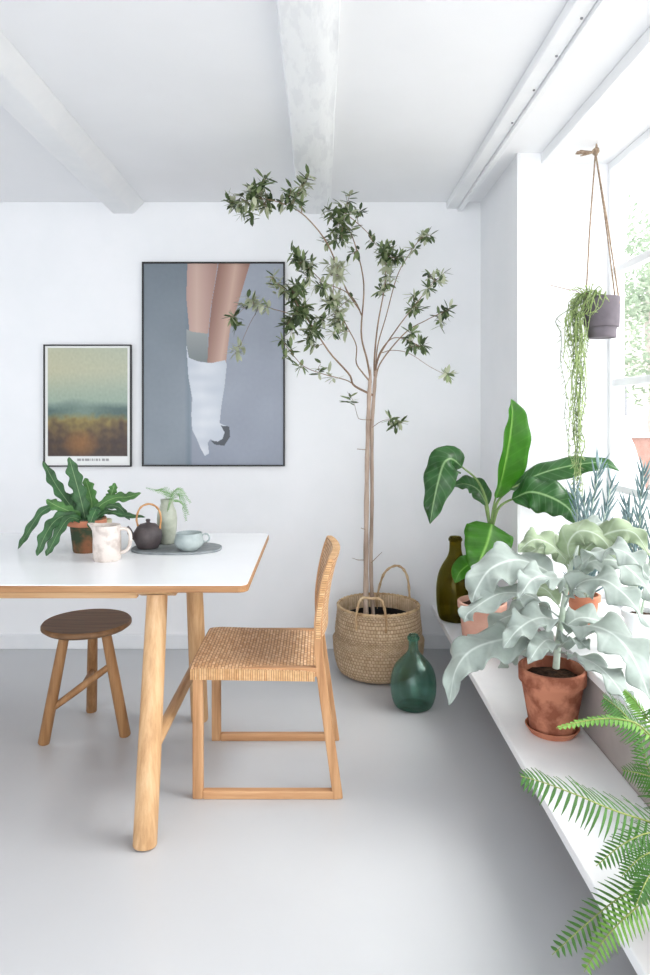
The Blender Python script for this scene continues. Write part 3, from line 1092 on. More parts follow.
# (path in crop coordinates with depth, r0, r1, clusters (x, y, depth, radius, paleness))
BR = [
    ([(360, 385, 3.20), (325, 330, 3.10), (285, 230, 2.98), (235, 165, 2.88), (190, 135, 2.82), (130, 118, 2.78), (55, 125, 2.76)], .0055, .002,
     [(125, 95, 2.78, 38, .15), (140, 62, 2.78, 22, .1), (58, 122, 2.76, 28, .5), (95, 168, 2.78, 22, .1), (200, 112, 2.82, 30, .2),
      (238, 75, 2.84, 26, .5), (150, 130, 2.8, 30, .2), (100, 110, 2.78, 30, .5), (185, 95, 2.8, 20, .1)]),
    ([(388, 560, 3.265), (378, 505, 3.255), (364, 440, 3.24), (370, 320, 3.18), (345, 215, 3.10), (318, 165, 3.02)], .008, .0025,
     [(265, 150, 3.0, 22, .1), (320, 150, 3.02, 34, .15), (335, 118, 3.0, 18, .3), (298, 205, 3.05, 34, .2), (325, 185, 3.05, 28, .2), (332, 252, 3.1, 9, .1)]),
    ([(322, 150, 3.02), (350, 172, 3.06), (380, 200, 3.1), (392, 222, 3.14)], .003, .002, [(355, 150, 3.05, 12, .1)]),
    ([(396, 545, 3.265), (396, 500, 3.26), (404, 420, 3.27), (420, 330, 3.25), (425, 255, 3.22)], .0075, .003,
     [(420, 240, 3.22, 36, .05), (458, 262, 3.22, 28, .1), (400, 222, 3.2, 22, .05), (430, 288, 3.23, 26, .7), (440, 320, 3.24, 12, .1), (410, 345, 3.25, 16, .4)]),
    ([(398, 535, 3.265), (404, 470, 3.27), (424, 400, 3.3), (450, 305, 3.34), (480, 250, 3.38), (512, 205, 3.4)], .005, .002, [(512, 205, 3.4, 26, .35), (488, 240, 3.38, 8, .2)]),
    ([(396, 545, 3.265), (408, 495, 3.25), (450, 430, 3.2), (500, 365, 3.16), (540, 315, 3.12)], .0065, .002,
     [(545, 300, 3.12, 26, .35), (530, 330, 3.13, 16, .5), (500, 378, 3.16, 24, .05), (490, 355, 3.16, 14, .1)]),
    ([(398, 555, 3.27), (412, 510, 3.28), (470, 440, 3.3), (520, 410, 3.32), (565, 388, 3.34)], .006, .002, [(560, 408, 3.34, 26, .2), (582, 372, 3.36, 12, .1)]),
    ([(398, 530, 3.26), (408, 490, 3.2), (436, 455, 3.1), (470, 455, 3.02), (500, 470, 2.98)], .005, .002, [(500, 472, 2.98, 30, .1), (478, 440, 3.0, 14, .1)]),
    ([(414, 488, 3.2), (440, 482, 3.18), (480, 490, 3.14), (530, 522, 3.08), (575, 545, 3.05)], .003, .0012, [(568, 540, 3.05, 18, .6)]),
    ([(392, 590, 3.27), (374, 582, 3.265), (345, 565, 3.24), (335, 540, 3.2), (290, 490, 3.1), (250, 430, 3.02), (212, 375, 2.96), (195, 330, 2.94)], .009, .003,
     [(190, 348, 2.94, 26, .1), (215, 338, 2.95, 28, .1), (205, 390, 2.96, 34, .05), (192, 430, 2.97, 24, .1), (240, 425, 3.0, 36, .15),
      (215, 372, 2.96, 32, .1), (240, 460, 3.02, 22, .3), (165, 410, 2.94, 16, .2), (225, 405, 2.9, 26, .05)]),
    ([(387, 560, 3.262), (368, 537, 3.255), (352, 512, 3.24), (352, 470, 3.2), (330, 425, 3.14), (298, 360, 3.08), (302, 285, 3.04)], .006, .002,
     [(308, 290, 3.04, 34, .95), (298, 265, 3.04, 22, .9), (290, 350, 3.08, 30, .75), (310, 430, 3.12, 32, .6), (290, 385, 3.08, 32, .6),
      (335, 350, 3.1, 12, .5), (262, 400, 3.04, 22, .6)]),
    ([(366, 400, 3.23), (350, 365, 3.19), (325, 340, 3.12), (270, 315, 3.04), (225, 268, 2.98)], .005, .002,
     [(212, 262, 2.98, 28, .05), (240, 298, 3.0, 26, .2), (270, 330, 3.04, 24, .5), (205, 240, 2.98, 14, .05), (250, 275, 3.0, 16, .1)]),
    ([(344, 563, 3.24), (325, 553, 3.2), (275, 540, 3.14), (225, 520, 3.08), (190, 480, 3.04), (172, 455, 3.02)], .004, .0015,
     [(222, 520, 3.08, 16, .2), (265, 512, 3.12, 16, .4), (290, 540, 3.16, 12, .5), (195, 482, 3.04, 12, .1), (175, 462, 3.02, 8, .05)]),
    ([(212, 400, 2.98), (160, 385, 3.04), (100, 372, 3.1), (55, 405, 3.14)], .003, .0012,
     [(92, 372, 3.1, 26, .75), (58, 402, 3.14, 18, .3), (130, 382, 3.06, 18, .8), (62, 425, 3.14, 8, .1)]),
    ([(120, 376, 3.08), (95, 420, 3.12), (68, 482, 3.14)], .002, .001, [(66, 486, 3.14, 20, .9)]),
    ([(200, 345, 2.96), (165, 325, 3.0), (145, 305, 3.04)], .002, .001, [(145, 310, 3.04, 18, .9), (170, 330, 3.0, 12, .7)]),
    ([(390, 650, 3.275), (362, 648, 3.22), (355, 640, 3.2), (345, 605, 3.18), (330, 582, 3.16)], .0025, .001, [(340, 590, 3.17, 8, .1)]),
    ([(390, 668, 3.28), (415, 652, 3.2), (445, 648, 3.16)], .0025, .001, [(440, 655, 3.16, 18, .15), (462, 652, 3.15, 8, .1)]),
]
for pth, r0, r1, cl in BR:
    path = spline(tpath([(*cc(a, b), c) for a, b, c in pth]), 28)
    b = MB()
    b.tube(path, [.66 * (r0 + (r1 - r0) * i / 27) for i in range(28)], 8)
    twigs, leaves = b, MB()
    for (x, y, dpt, rad, pale) in cl:
        nw = max(1, round((rad / 13.5) ** 2 * .85))
        for _ in range(nw):
            a = rng.uniform(0, 2 * PI)
            q = math.sqrt(rng.random()) * rad * .75
            cpt = P(*cc(x + q * math.cos(a), y + q * math.sin(a)), dpt + rng.uniform(-.09, .09)) + TR
            np_ = min(path, key=lambda w_: (w_ - cpt).length)
            mid = np_.lerp(cpt, .5) + Vector((rng.uniform(-.01, .01), rng.uniform(-.01, .01), rng.uniform(-.012, .004)))
            if (cpt - np_).length > .01:
                twigs.tube(spline([np_, mid, cpt], 5), [.0016, .0014, .0012, .001, .0009], 5)
            axis = (cpt - np_)
            axis = axis.normalized() if axis.length > .01 else Vector((0, 0, 1))
            nl = rng.randint(8, 12)
            for k in range(nl):
                th = 2 * PI * k / nl + rng.uniform(-.3, .3)
                o1 = axis.orthogonal().normalized()
                o2 = axis.cross(o1)
                d = axis * rng.uniform(-.1, .9) + (o1 * math.cos(th) + o2 * math.sin(th)) + Vector((0, 0, -.12))
                st = cpt - axis * rng.uniform(-.005, .05)
                mi = 2 if rng.random() < pale else (0 if rng.random() < .62 else 1)
                olive_leaf(leaves, st, d, Vector((rng.uniform(-.5, .5), rng.uniform(-.8, .2), 1)), rng.uniform(.038, .058), rng.uniform(.014, .019), mi)
    bo = b.build('branch', M['twig'], tree, smooth=60)
    if leaves.f:
        leaves.build('foliage', [M['olive_dark'], M['olive_mid'], M['olive_pale']], bo, smooth=60)
for lst in ([(367, 560, 3.32), (358, 560, 3.3), (352, 558, 3.28)], [(371, 563, 3.33), (378, 556, 3.32), (382, 552, 3.31)],
            [(368, 450, 3.29), (357, 449, 3.28)], [(367, 530, 3.31), (361, 528, 3.3)]):
    MB().tube(tpath(lst), [.0022, .0016, .0009][:len(lst)], 6).build('twig', M['twig'], tree, smooth=60)


# ------------------------------------------------------------------ glass demijohns
def bottle(name, label, loc, prof, mat, th=.004):
    root = thing(name, label, 'bottle', loc)
    sp = [(p.x, p.z) for p in spline([(r, 0, z) for r, z in prof], 60)]
    inner = []
    for r, z in reversed(sp):
        if r > th * 1.5 and z > th:
            inner.append((max(r - th, .002), z))
    zt = sp[-1][1]
    pr = [(0.0, .006)] + sp + [(sp[-1][0] - th * .5, zt + .002)] + inner + [(0.0, inner[-1][1] + .002)]
    MB().lathe(pr, (0, 0, 0), 64).build('bottle_body', mat, root, smooth=70)
    rl = sp[-1][0]
    MB().lathe([(rl + .0005, zt - .022), (rl + .005, zt - .018), (rl + .005, zt - .008), (rl + .0005, zt - .003)], (0, 0, 0), 40).build('lip', mat, root, smooth=70)
    return root


bottle('glass_demijohn', 'round sea-green glass demijohn on the floor in front of the basket', (.397, 2.935, 0),
       [(.060, .0), (.078, .006), (.092, .04), (.0975, .085), (.094, .13), (.078, .172), (.050, .205), (.028, .228), (.021, .25), (.020, .275), (.021, .302)], M['glass_green'])
bottle('glass_demijohn', 'olive-brown glass demijohn with a dark neck at the far end of the bench', (.667, 3.40, BZ),
       [(.06, .0), (.078, .006), (.089, .05), (.0935, .11), (.092, .17), (.082, .225), (.062, .27), (.042, .302), (.032, .33), (.029, .36), (.029, .405)], M['glass_olive'])

# ------------------------------------------------------------------ banana-like plant on the bench
bnx, bny = .700, 2.98
ban = thing('broadleaf_plant', 'big broad-leaved green plant in a plain pale terracotta pot beside the brown bottle', 'plant', (bnx, bny, BZ))
BO = Vector((-bnx, -bny, -BZ))
make_pot(ban, .104, .078, .205, M['terracotta_pink'])


def bl(lst):
    return [P(a, b, c) + BO for a, b, c in lst]


def stalk(lst, r0, r1, root, off, mat, name='stalk', n=20):
    path = spline([P(a, b, c) + off for a, b, c in lst], n)
    return MB().tube(path, [r0 + (r1 - r0) * i / (n - 1) for i in range(n)], 10).build(name, mat, root, smooth=60)


stalk([(484, 606, 2.98), (487, 570, 2.98), (490, 545, 2.97), (491, 520, 2.96)], .017, .011, ban, BO, M['petiole'], 'stem')
LV = [
    # leaf stalk, blade path, width, hint, fold, material, shape, wave
    ([(491, 528, 2.96), (493, 510, 2.94), (496, 496, 2.93)], [(496, 498, 2.92), (503, 472, 2.87), (509, 440, 2.84), (512, 415, 2.83), (511, 399, 2.825)], .175, (.56, -.82, .10), .50, 'banana_new', 'ovate', .004),
    ([(490, 528, 2.96), (486, 500, 2.95), (477, 480, 2.93), (462, 467, 2.90)], [(462, 467, 2.90), (452, 459, 2.88), (444, 463, 2.85), (438, 482, 2.83), (433, 505, 2.82), (430, 524, 2.81)], .150, (-.35, -.75, .35), -.22, 'banana', 'ovate', .014),
    ([(490, 528, 2.97), (484, 500, 3.01)], [(487, 506, 2.99), (478, 490, 3.03), (464, 484, 3.05), (446, 488, 3.07)], .10, (-.1, -.6, .8), .25, 'banana', 'ovate', .008),
    ([(492, 526, 2.97), (497, 503, 2.95), (508, 491, 2.92), (518, 485, 2.90)], [(510, 489, 2.91), (530, 478, 2.89), (552, 470, 2.875), (580, 464, 2.855), (604, 463, 2.82), (620, 471, 2.76)], .105, (.0, -.75, .65), -.2, 'banana', 'ovate', .006),
    ([(492, 528, 2.95), (498, 509, 2.93), (508, 501, 2.90), (518, 498, 2.87)], [(512, 499, 2.88), (530, 492, 2.84), (550, 497, 2.80), (568, 508, 2.76), (576, 524, 2.74)], .165, (-.2, -.75, .6), -.1, 'banana', 'ovate', .012),
    ([(491, 548, 2.97), (493, 534, 2.93), (493, 526, 2.90)], [(492, 524, 2.90), (490, 533, 2.87), (486, 546, 2.84), (480, 560, 2.81), (474, 574, 2.80)], .205, (0, -.9, .45), -.12, 'banana_new', 'broad', .008),
    ([(488, 570, 2.97), (480, 562, 2.94)], [(480, 562, 2.94), (470, 564, 2.91), (460, 572, 2.88), (455, 583, 2.86)], .10, (-.2, -.8, .5), -.1, 'banana_new', 'ovate', .004),
]
for pet, bladep, wd, hint, fold, mt, shp, wv in LV:
    st = stalk(pet, .0065, .0035, ban, BO, M['petiole'], 'leaf_stalk', 14)
    mb = MB()
    leaf(mb, bl(bladep), wd, hint, fold, shp, wv, 4, 30, 10, seed=wd * 40)
    mb.build('leaf', M[mt], ban, smooth=180, solid=.0008)

# ------------------------------------------------------------------ felted silver plant in the near pot
fx_, fy_ = .742, 2.205
felt = thing('silver_felt_plant', 'large silvery felt-leaved plant in a stained terracotta pot at the middle of the bench', 'plant', (fx_, fy_, BZ))
FO = Vector((-fx_, -fy_, -BZ))
so = MB().lathe([(0, .0), (.070, .0), (.084, .020), (.081, .022), (.07, .007), (0, .007)], (0, 0, 0), 48).build('saucer', M['terracotta'], felt, smooth=40)
make_pot(felt, .104, .068, .200, M['terracotta_old'], z=.007, rim=.045)
stalk([(556, 668, 2.205), (558, 645, 2.20), (562, 615, 2.20), (567, 585, 2.22), (572, 560, 2.24)], .011, .007, felt, FO, M['felt_stem'], 'stem')
SL = [
    ([(558, 646, 2.20), (531, 637, 2.16), (500, 640, 2.11), (472, 650, 2.08), (456, 670, 2.06), (449, 705, 2.05)], .125, (-.2, -.55, .8), -.15, 'felt', .012),
    ([(560, 618, 2.20), (532, 597, 2.16), (500, 594, 2.12), (470, 612, 2.09), (464, 622, 2.08)], .085, (-.2, -.5, .85), .1, 'felt', .012),
    ([(568, 588, 2.22), (545, 570, 2.20), (518, 560, 2.18), (492, 568, 2.15), (477, 588, 2.13), (472, 603, 2.12)], .13, (-.1, -.6, .8), -.1, 'felt', .014),
    ([(570, 575, 2.24), (560, 552, 2.28), (542, 548, 2.32), (526, 556, 2.34), (516, 566, 2.35)], .10, (0, -.5, .85), .1, 'felt_green', .012),
    ([(560, 622, 2.18), (540, 618, 2.10), (520, 628, 2.04), (503, 648, 2.01)], .095, (-.1, -.6, .8), .2, 'felt', .012),
    ([(560, 628, 2.22), (535, 612, 2.28), (505, 618, 2.34), (482, 634, 2.38)], .10, (0, -.5, .85), .1, 'felt', .010),
    ([(560, 640, 2.19), (585, 626, 2.10), (615, 636, 2.02), (636, 664, 1.95), (650, 700, 1.87)], .165, (.25, -.5, .85), .05, 'felt', .014),
    ([(560, 652, 2.19), (580, 657, 2.10), (600, 668, 1.98), (618, 688, 1.88), (630, 708, 1.80)], .10, (.2, -.35, .9), .1, 'felt', .008),
    ([(564, 608, 2.20), (578, 585, 2.14), (602, 580, 2.08), (626, 596, 2.03), (650, 628, 1.99)], .12, (.15, -.6, .8), -.1, 'felt', .014),
    ([(569, 580, 2.22), (590, 562, 2.21), (618, 562, 2.19), (642, 582, 2.16), (655, 604, 2.13)], .12, (.1, -.55, .8), .0, 'felt', .014),
    ([(572, 566, 2.24), (568, 545, 2.22), (580, 531, 2.20), (600, 537, 2.18), (618, 560, 2.16)], .085, (-.2, -.75, .5), -.35, 'felt_green', .008),
    ([(572, 566, 2.24), (590, 545, 2.22), (612, 532, 2.18), (634, 533, 2.14), (650, 556, 2.10)], .09, (-.1, -.75, .5), -.3, 'felt_green', .010),
    ([(572, 562, 2.25), (582, 540, 2.34), (596, 524, 2.42), (612, 525, 2.50)], .08, (-.1, -.6, .8), .1, 'felt', .008),
    ([(559, 645, 2.20), (548, 640, 2.12), (538, 648, 2.05), (528, 664, 2.02)], .075, (-.1, -.7, .7), .2, 'felt', .008),
    ([(558, 650, 2.21), (568, 640, 2.12), (578, 640, 2.06), (590, 650, 2.03)], .07, (.1, -.7, .7), .25, 'felt', .008),
    ([(561, 630, 2.20), (580, 618, 2.26), (606, 624, 2.30), (630, 640, 2.32)], .10, (.1, -.5, .85), .1, 'felt', .010),
    ([(557, 655, 2.22), (535, 648, 2.30), (512, 655, 2.36), (498, 668, 2.38)], .10, (-.1, -.4, .9), .1, 'felt', .008),
    ([(566, 596, 2.21), (549, 578, 2.09), (532, 580, 2.01), (518, 600, 1.97)], .095, (-.1, -.55, .8), .15, 'felt', .012),
    ([(572, 568, 2.24), (552, 546, 2.22), (534, 540, 2.21), (518, 552, 2.20)], .080, (-.1, -.6, .8), .1, 'felt_green', .010),
    ([(570, 574, 2.22), (598, 552, 2.10), (626, 553, 2.02), (650, 580, 1.97)], .100, (.15, -.55, .8), .0, 'felt', .014),
    ([(563, 612, 2.22), (546, 590, 2.34), (530, 588, 2.42), (512, 600, 2.47)], .09, (0, -.5, .85), .1, 'felt_green', .008),
]
for i, (lst, wd, hint, fold, mt, wv) in enumerate(SL):
    mb = MB()
    leaf(mb, [P(a, b, c) + FO for a, b, c in lst], wd * 1.04, hint, fold, 'ovate', wv * 1.8, 3.6, 60, 12, seed=i * 1.7, stalk=.10, tooth=.26)
    mb.build('leaf', M[mt], felt, smooth=180, solid=.0022)


# ------------------------------------------------------------------ blue-grey needle plants on the sill
def senecio(name, label, x, y, stems, pr, ph, mat):
    root = thing(name, label, 'plant', (x, y, SILL), 0, 'needle succulents on the sill')
    off = Vector((-x, -y, -SILL))
    make_pot(root, pr, pr * .72, ph, mat, rim=.025)
    for lst, nl in stems:
        pp = [Vector((rng.uniform(-.015, .015), rng.uniform(-.015, .015), ph - .03))] + [P(a, b, c) + off for a, b, c in lst]
        path = spline(pp, 40)
        s = MB().tube(path, [.0045 - .002 * i / 39 for i in range(40)], 7).build('stem', M['felt_stem'], root, smooth=60)
        mb = MB()
        for k in range(nl):
            t = .12 + .88 * (k + .5) / nl
            p = path[min(39, int(t * 39))]
            d0 = (path[min(39, int(t * 39) + 1)] - path[max(0, int(t * 39) - 1)]).normalized()
            a = k * 2.4
            o1 = d0.orthogonal().normalized()
            o2 = d0.cross(o1)
            d = (o1 * math.cos(a) + o2 * math.sin(a)) * .48 + d0 * 1.0
            L = rng.uniform(.06, .095) * (1.1 - .35 * t)
            q = [p, p + d.normalized() * L * .5, p + d.normalized() * L + d0 * L * .15]
            mb.tube(spline(q, 5), [.0016, .0034, .0036, .0028, .0005], 6)
        mb.build('needle_leaves', M['senecio'], s, smooth=60)
    return root


senecio('needle_succulent', 'blue-grey needle-leaved plant in a terracotta pot on the sill below the hanging planter', 1.0, 2.62,
        [([(588, 560, 2.6), (592, 510, 2.6), (600, 462, 2.6)], 46), ([(580, 560, 2.62), (578, 520, 2.64), (574, 490, 2.66)], 34),
         ([(594, 560, 2.62), (604, 520, 2.64), (612, 480, 2.66)], 36), ([(584, 565, 2.55), (586, 530, 2.52), (584, 500, 2.5)], 34),
         ([(578, 585, 2.55), (570, 565, 2.5), (566, 548, 2.47)], 26), ([(596, 585, 2.55), (604, 565, 2.5), (606, 550, 2.47)], 26)], .062, .11, M['terracotta'])
senecio('needle_succulent', 'blue-grey needle-leaved plant standing on the sill at the right edge of the photo', 1.115, 2.40,
        [([(640, 560, 2.36), (640, 510, 2.36), (644, 470, 2.36)], 44), ([(632, 560, 2.38), (630, 530, 2.4), (626, 505, 2.42)], 32),
         ([(650, 560, 2.34), (655, 520, 2.33), (660, 485, 2.32)], 36), ([(636, 575, 2.32), (634, 550, 2.3), (632, 536, 2.28)], 26)], .062, .11, M['paint'])

# ------------------------------------------------------------------ fern at the lower right
qx, qy = .738, 1.30
fern = thing('potted_fern', 'bright green fern with arching fronds on the near end of the bench', 'plant', (qx, qy, BZ))
QO = Vector((-qx, -qy, -BZ))
make_pot(fern, .092, .07, .17, M['terracotta'])


def frond(pts3, lmax, mat, hint=(0, -.3, 1), droop=.32, npairs=27, name='frond'):
    path = spline(pts3, 60)
    total = sum((a - b).length for a, b in zip(path, path[1:]))
    mb = MB()
    mb.tube(path, [.0022 - .0016 * i / 59 for i in range(60)], 6, 1)
    h = Vector(hint).normalized()
    for k in range(npairs):
        t = .16 + .84 * k / npairs
        i = min(58, int(t * 59))
        p = path[i].lerp(path[i + 1], t * 59 - i)
        d = (path[min(59, i + 2)] - path[max(0, i - 2)]).normalized()
        s = d.cross(h).normalized()
        up = s.cross(d).normalized()
        env = min(1, (t - .12) * 5) * (1 - t) ** .55 * 1.15 + .06
        for sg in (-1, 1):
            L = lmax * env * rng.uniform(.88, 1.1)
            dd = (s * sg + d * .38 - up * droop * rng.uniform(.6, 1.4)).normalized()
            W = max(.0035, min(.011, total * .84 / npairs * .50))
            lp = [p + dd * (L * q) - up * (droop * .6 * L * q * q) for q in (0, .35, .7, 1)]
            ax = d * (W / 2)
            ws = (.75, 1, .7, .08)
            A = [mb.vert(a + ax * w_) for a, w_ in zip(lp, ws)]
            B = [mb.vert(a - ax * w_) for a, w_ in zip(lp, ws)]
            C = [mb.vert(a - up * .0012) for a in lp]
            for j in range(3):
                mb.face((A[j], C[j], C[j + 1], A[j + 1]))
                mb.face((C[j], B[j], B[j + 1], C[j + 1]))
    return mb.build(name, [mat, M['rachis']], fern, smooth=60)


crown = Vector((0, 0, .16))
FR = [
    ([(690, 780, 1.34), (652, 740, 1.36), (632, 722, 1.36), (618, 708, 1.36), (603, 697, 1.36)], .052, 'fern', (.5, -.7, .4)),
    ([(680, 760, 1.44), (650, 722, 1.5), (636, 702, 1.52), (624, 690, 1.53)], .035, 'fern_light', (.3, -.6, .6)),
    ([(680, 780, 1.26), (645, 730, 1.22), (616, 719, 1.2), (585, 721, 1.19), (556, 728, 1.18)], .018, 'fern_light', (0, -.5, .8)),
    ([(690, 835, 1.28), (650, 822, 1.25), (613, 810, 1.22), (582, 797, 1.2), (545, 783, 1.18), (520, 776, 1.17)], .062, 'fern', (.1, -.55, .75)),
    ([(690, 838, 1.26), (655, 832, 1.22), (625, 843, 1.19), (596, 866, 1.17)], .045, 'fern', (0, -.5, .8)),
    ([(690, 860, 1.27), (650, 880, 1.23), (616, 900, 1.2), (584, 926, 1.17), (552, 955, 1.15)], .050, 'fern', (-.1, -.6, .75)),
    ([(690, 870, 1.24), (655, 893, 1.19), (628, 915, 1.16), (604, 940, 1.14), (584, 972, 1.12)], .045, 'fern_light', (-.2, -.6, .75)),
    ([(700, 850, 1.2), (670, 860, 1.12), (650, 875, 1.07), (636, 905, 1.04)], .045, 'fern', (-.2, -.6, .75)),
    ([(700, 820, 1.34), (665, 785, 1.38), (645, 775, 1.38), (622, 770, 1.38)], .05, 'fern', (.2, -.6, .7)),
    ([(690, 850, 1.25), (660, 850, 1.2), (640, 858, 1.17), (622, 876, 1.15)], .042, 'fern', (-.1, -.6, .75)),
    ([(680, 820, 1.42), (658, 790, 1.5), (646, 760, 1.54), (640, 735, 1.56)], .05, 'fern', (.3, -.6, .6)),
]
for lst, lm, mt, hint in FR:
    frond([crown] + [P(a, b, c) + QO for a, b, c in lst], lm, M[mt], hint)
for k in range(9):                                   # the fronds on the window side
    a = -1.4 + k * .38
    R = rng.uniform(.24, .34)
    hh = rng.uniform(.14, .26)
    frond([crown, crown + Vector((math.cos(a) * R * .3, math.sin(a) * R * .3, hh * .8)), crown + Vector((math.cos(a) * R * .7, math.sin(a) * R * .7, hh)),
           crown + Vector((math.cos(a) * R, math.sin(a) * R, hh * .72))], .05, M['fern'], (0, 0, 1))

# ------------------------------------------------------------------ hanging planter
hx, hy = 1.118, 2.74
hz = 1.25 - (338 - CY) * hy / F
hp = thing('hanging_planter', 'matt grey two-tier planter hung on twine with long trailing green stems', 'planter', (hx, hy, hz))
HO = Vector((-hx, -hy, -hz))
MB().lathe([(0, 0), (.053, 0), (.055, .003), (.0555, .040), (.065, .043), (.0665, .046), (.0695, .156), (.068, .160), (.064, .160), (.060, .05), (.05, .01), (0, .01)], (0, 0, 0), 56) \
    .build('planter_pot', M['planter'], hp, smooth=35)
s = MB().lathe([(.0622, .135), (.04, .142), (0, .145)], (0, 0, 0), 32).build('soil', M['soil'], hp, smooth=60)
topz = (H - .045) - hz
knot = Vector((-.024, 0, topz - .035))
for dx, dy in ((-.066, -.012), (-.045, .045), (.050, -.040), (.062, .018)):
    q = [knot, knot.lerp(Vector((dx, dy, .16)), .5) + Vector((dx * .05, 0, 0)), Vector((dx, dy, .158)), Vector((dx * 1.04, dy * 1.04, .135))]
    MB().tube(spline(q, 30), .0032, 8).build('cord', M['twine'], hp, smooth=60)
kn = MB()
kn.tube([Vector((-.008 - .012, 0, topz)), Vector((-.008 - .012, 0, topz - .02)), Vector((-.012 - .012, 0, topz - .045))], [.003, .006, .008], 10)
kn.tube(spline([Vector((-.022 - .012, 0, topz - .03)), Vector((-.012 - .012, -.010, topz - .022)), Vector((-.002 - .012, 0, topz - .03)), Vector((-.012 - .012, .01, topz - .036)), Vector((-.022 - .012, 0, topz - .03))], 20), .006, 8)
for a, b in ((-.085, .004), (-.095, -.010), (-.08, -.022), (-.07, .012), (-.09, -.003)):
    kn.tube(spline([Vector((-.014 - .012, 0, topz - .032)), Vector((-.045 - .012, -.006 + b * .3, topz - .036 + b * .4)), Vector((a - .012, b, topz - .034 + b))], 10), [.0034] * 9 + [.0022], 6)
ko = kn.build('knot', M['twine'], hp, smooth=60)
ko['label'] = 'knotted twine with frayed ends under the lintel'
hooks = MB().tube(spline([Vector((-.008 - .012, 0, topz + .001)), Vector((-.008 - .012, 0, topz - .012)), Vector((-.004 - .012, 0, topz - .022)), Vector((.002 - .012, 0, topz - .016))], 12), .0022, 8)
hooks.build('hook', M['metal'], hp, smooth=60)
st_l, st_d = MB(), MB()
for k in range(36):
    dark = rng.random() < .3
    mb = st_d if dark else st_l
    ang = rng.uniform(2.3, 4.6)
    rx = rng.uniform(.067, .08)
    c0 = Vector((rng.uniform(-.04, .0), rng.uniform(-.03, .03), .145))
    rim_ = Vector((math.cos(ang) * rx, math.sin(ang) * rx * .9, .165 + rng.uniform(.0, .02)))
    out = Vector((-.100 + rng.gauss(0, .028), rng.gauss(-.012, .018), .0))
    ln = rng.choice([.12, .25, .4, .6, .76, .72, .68, .5])
    q = [c0, rim_, Vector((rim_.x * 1.2 + out.x * .25, rim_.y, .13 + rng.uniform(-.03, .02)))]
    z = .08
    x, y = out.x + rng.gauss(0, .006), out.y
    while z > .08 - ln:
        q.append(Vector((x + rng.gauss(0, .006), y + rng.gauss(0, .006), z)))
        z -= .055
        x += (-.100 - x) * .08
    path = spline(q, max(14, len(q) * 5))
    m = len(path)
    mb.tube(path, [.0019 - .0007 * i / (m - 1) for i in range(m)], 5)
    for i in range(8, m - 1, 2):
        for _ in range(1):
            a = rng.uniform(0, 2 * PI)
            d = Vector((math.cos(a), math.sin(a), rng.uniform(-1.5, -.4))).normalized() * rng.uniform(.012, .026)
            mb.tube([path[i], path[i] + d * .55 + Vector((0, 0, -.002)), path[i] + d], [.0012, .0015, .0008], 4)
for k in range(46):
    a = rng.uniform(1.6, 5.2)
    d = Vector((math.cos(a) * rng.uniform(.6, 1.1), math.sin(a) * .8, rng.uniform(-.9, .7))).normalized()
    p = Vector((-.045 + rng.uniform(-.02, .03), rng.uniform(-.03, .03), .158))
    L = rng.uniform(.05, .11)
    st_l.tube(spline([p, p + d * L * .6 + Vector((0, 0, .012)), p + d * L + Vector((0, 0, -.02))], 6), [.0016, .002, .002, .002, .0015, .0006], 5)
st_l.build('trailing_stems', M['trail_light'], hp, smooth=60)
o = st_d.build('trailing_stems', M['trail_dark'], hp, smooth=60)
o['label'] = 'darker older trailing stems'
MB().tube(spline([Vector((-.05, .01, .15)), Vector((-.09, .01, .185)), P(566, 289, 2.74) + HO, P(546, 284, 2.74) + HO], 16), [.0016] * 15 + [.0008], 5).build('dry_shoot', M['twig'], hp, smooth=60)

# ------------------------------------------------------------------ things on the table
T = TZ


def on_table(px, y):
    return ((px - CX) * y / F, y, T)


# leaf cactus
lx, ly, _ = on_table(87, 2.53)
cac = thing('leaf_cactus', 'leaf cactus with flat toothed stems in a mossy terracotta pot on the table', 'plant', (lx, ly, T))
LO = Vector((-lx, -ly, -T))
pot = make_pot(cac, .068, .047, .125, M['terracotta_moss'], rim=.030)
MB().lathe([(.0685, .097), (.0695, .099), (.0695, .118), (.0685, .120)], (0, 0, 0), 48).build('pot_rim', M['terracotta'], cac, smooth=60)
CL = [
    ([(86, 522, 2.53), (81, 500, 2.53), (75, 478, 2.53), (69, 457, 2.53)], .058, 0),
    ([(82, 522, 2.53), (70, 505, 2.55), (56, 485, 2.57), (43, 461, 2.58)], .046, 0),
    ([(82, 522, 2.51), (70, 512, 2.48), (57, 506, 2.46), (46, 500, 2.45)], .045, 1),
    ([(82, 522, 2.50), (66, 516, 2.45), (54, 522, 2.41), (44, 538, 2.38), (37, 556, 2.37)], .046, 0),
    ([(84, 522, 2.49), (70, 518, 2.42), (60, 530, 2.38), (52, 545, 2.36), (46, 556, 2.35)], .036, 0),
    ([(80, 520, 2.54), (60, 506, 2.56), (42, 512, 2.56), (28, 532, 2.55), (18, 549, 2.54)], .034, 0),
    ([(90, 522, 2.52), (100, 506, 2.52), (115, 498, 2.52), (128, 497, 2.52), (141, 493, 2.52)], .040, 1),
    ([(104, 504, 2.54), (110, 497, 2.54), (113, 490, 2.54), (115, 483, 2.54)], .036, 1),
    ([(92, 522, 2.55), (106, 512, 2.57), (124, 515, 2.58), (145, 517, 2.58)], .022, 0),
    ([(90, 522, 2.54), (92, 505, 2.56), (89, 490, 2.58), (85, 478, 2.59)], .05, 1),
    ([(90, 522, 2.49), (96, 510, 2.50), (93, 516, 2.47), (89, 528, 2.455)], .042, 0),
    ([(93, 522, 2.56), (104, 508, 2.6), (118, 507, 2.63), (130, 520, 2.64)], .03, 0),
    ([(84, 522, 2.55), (80, 508, 2.6), (72, 498, 2.64), (62, 496, 2.67)], .04, 0),
]
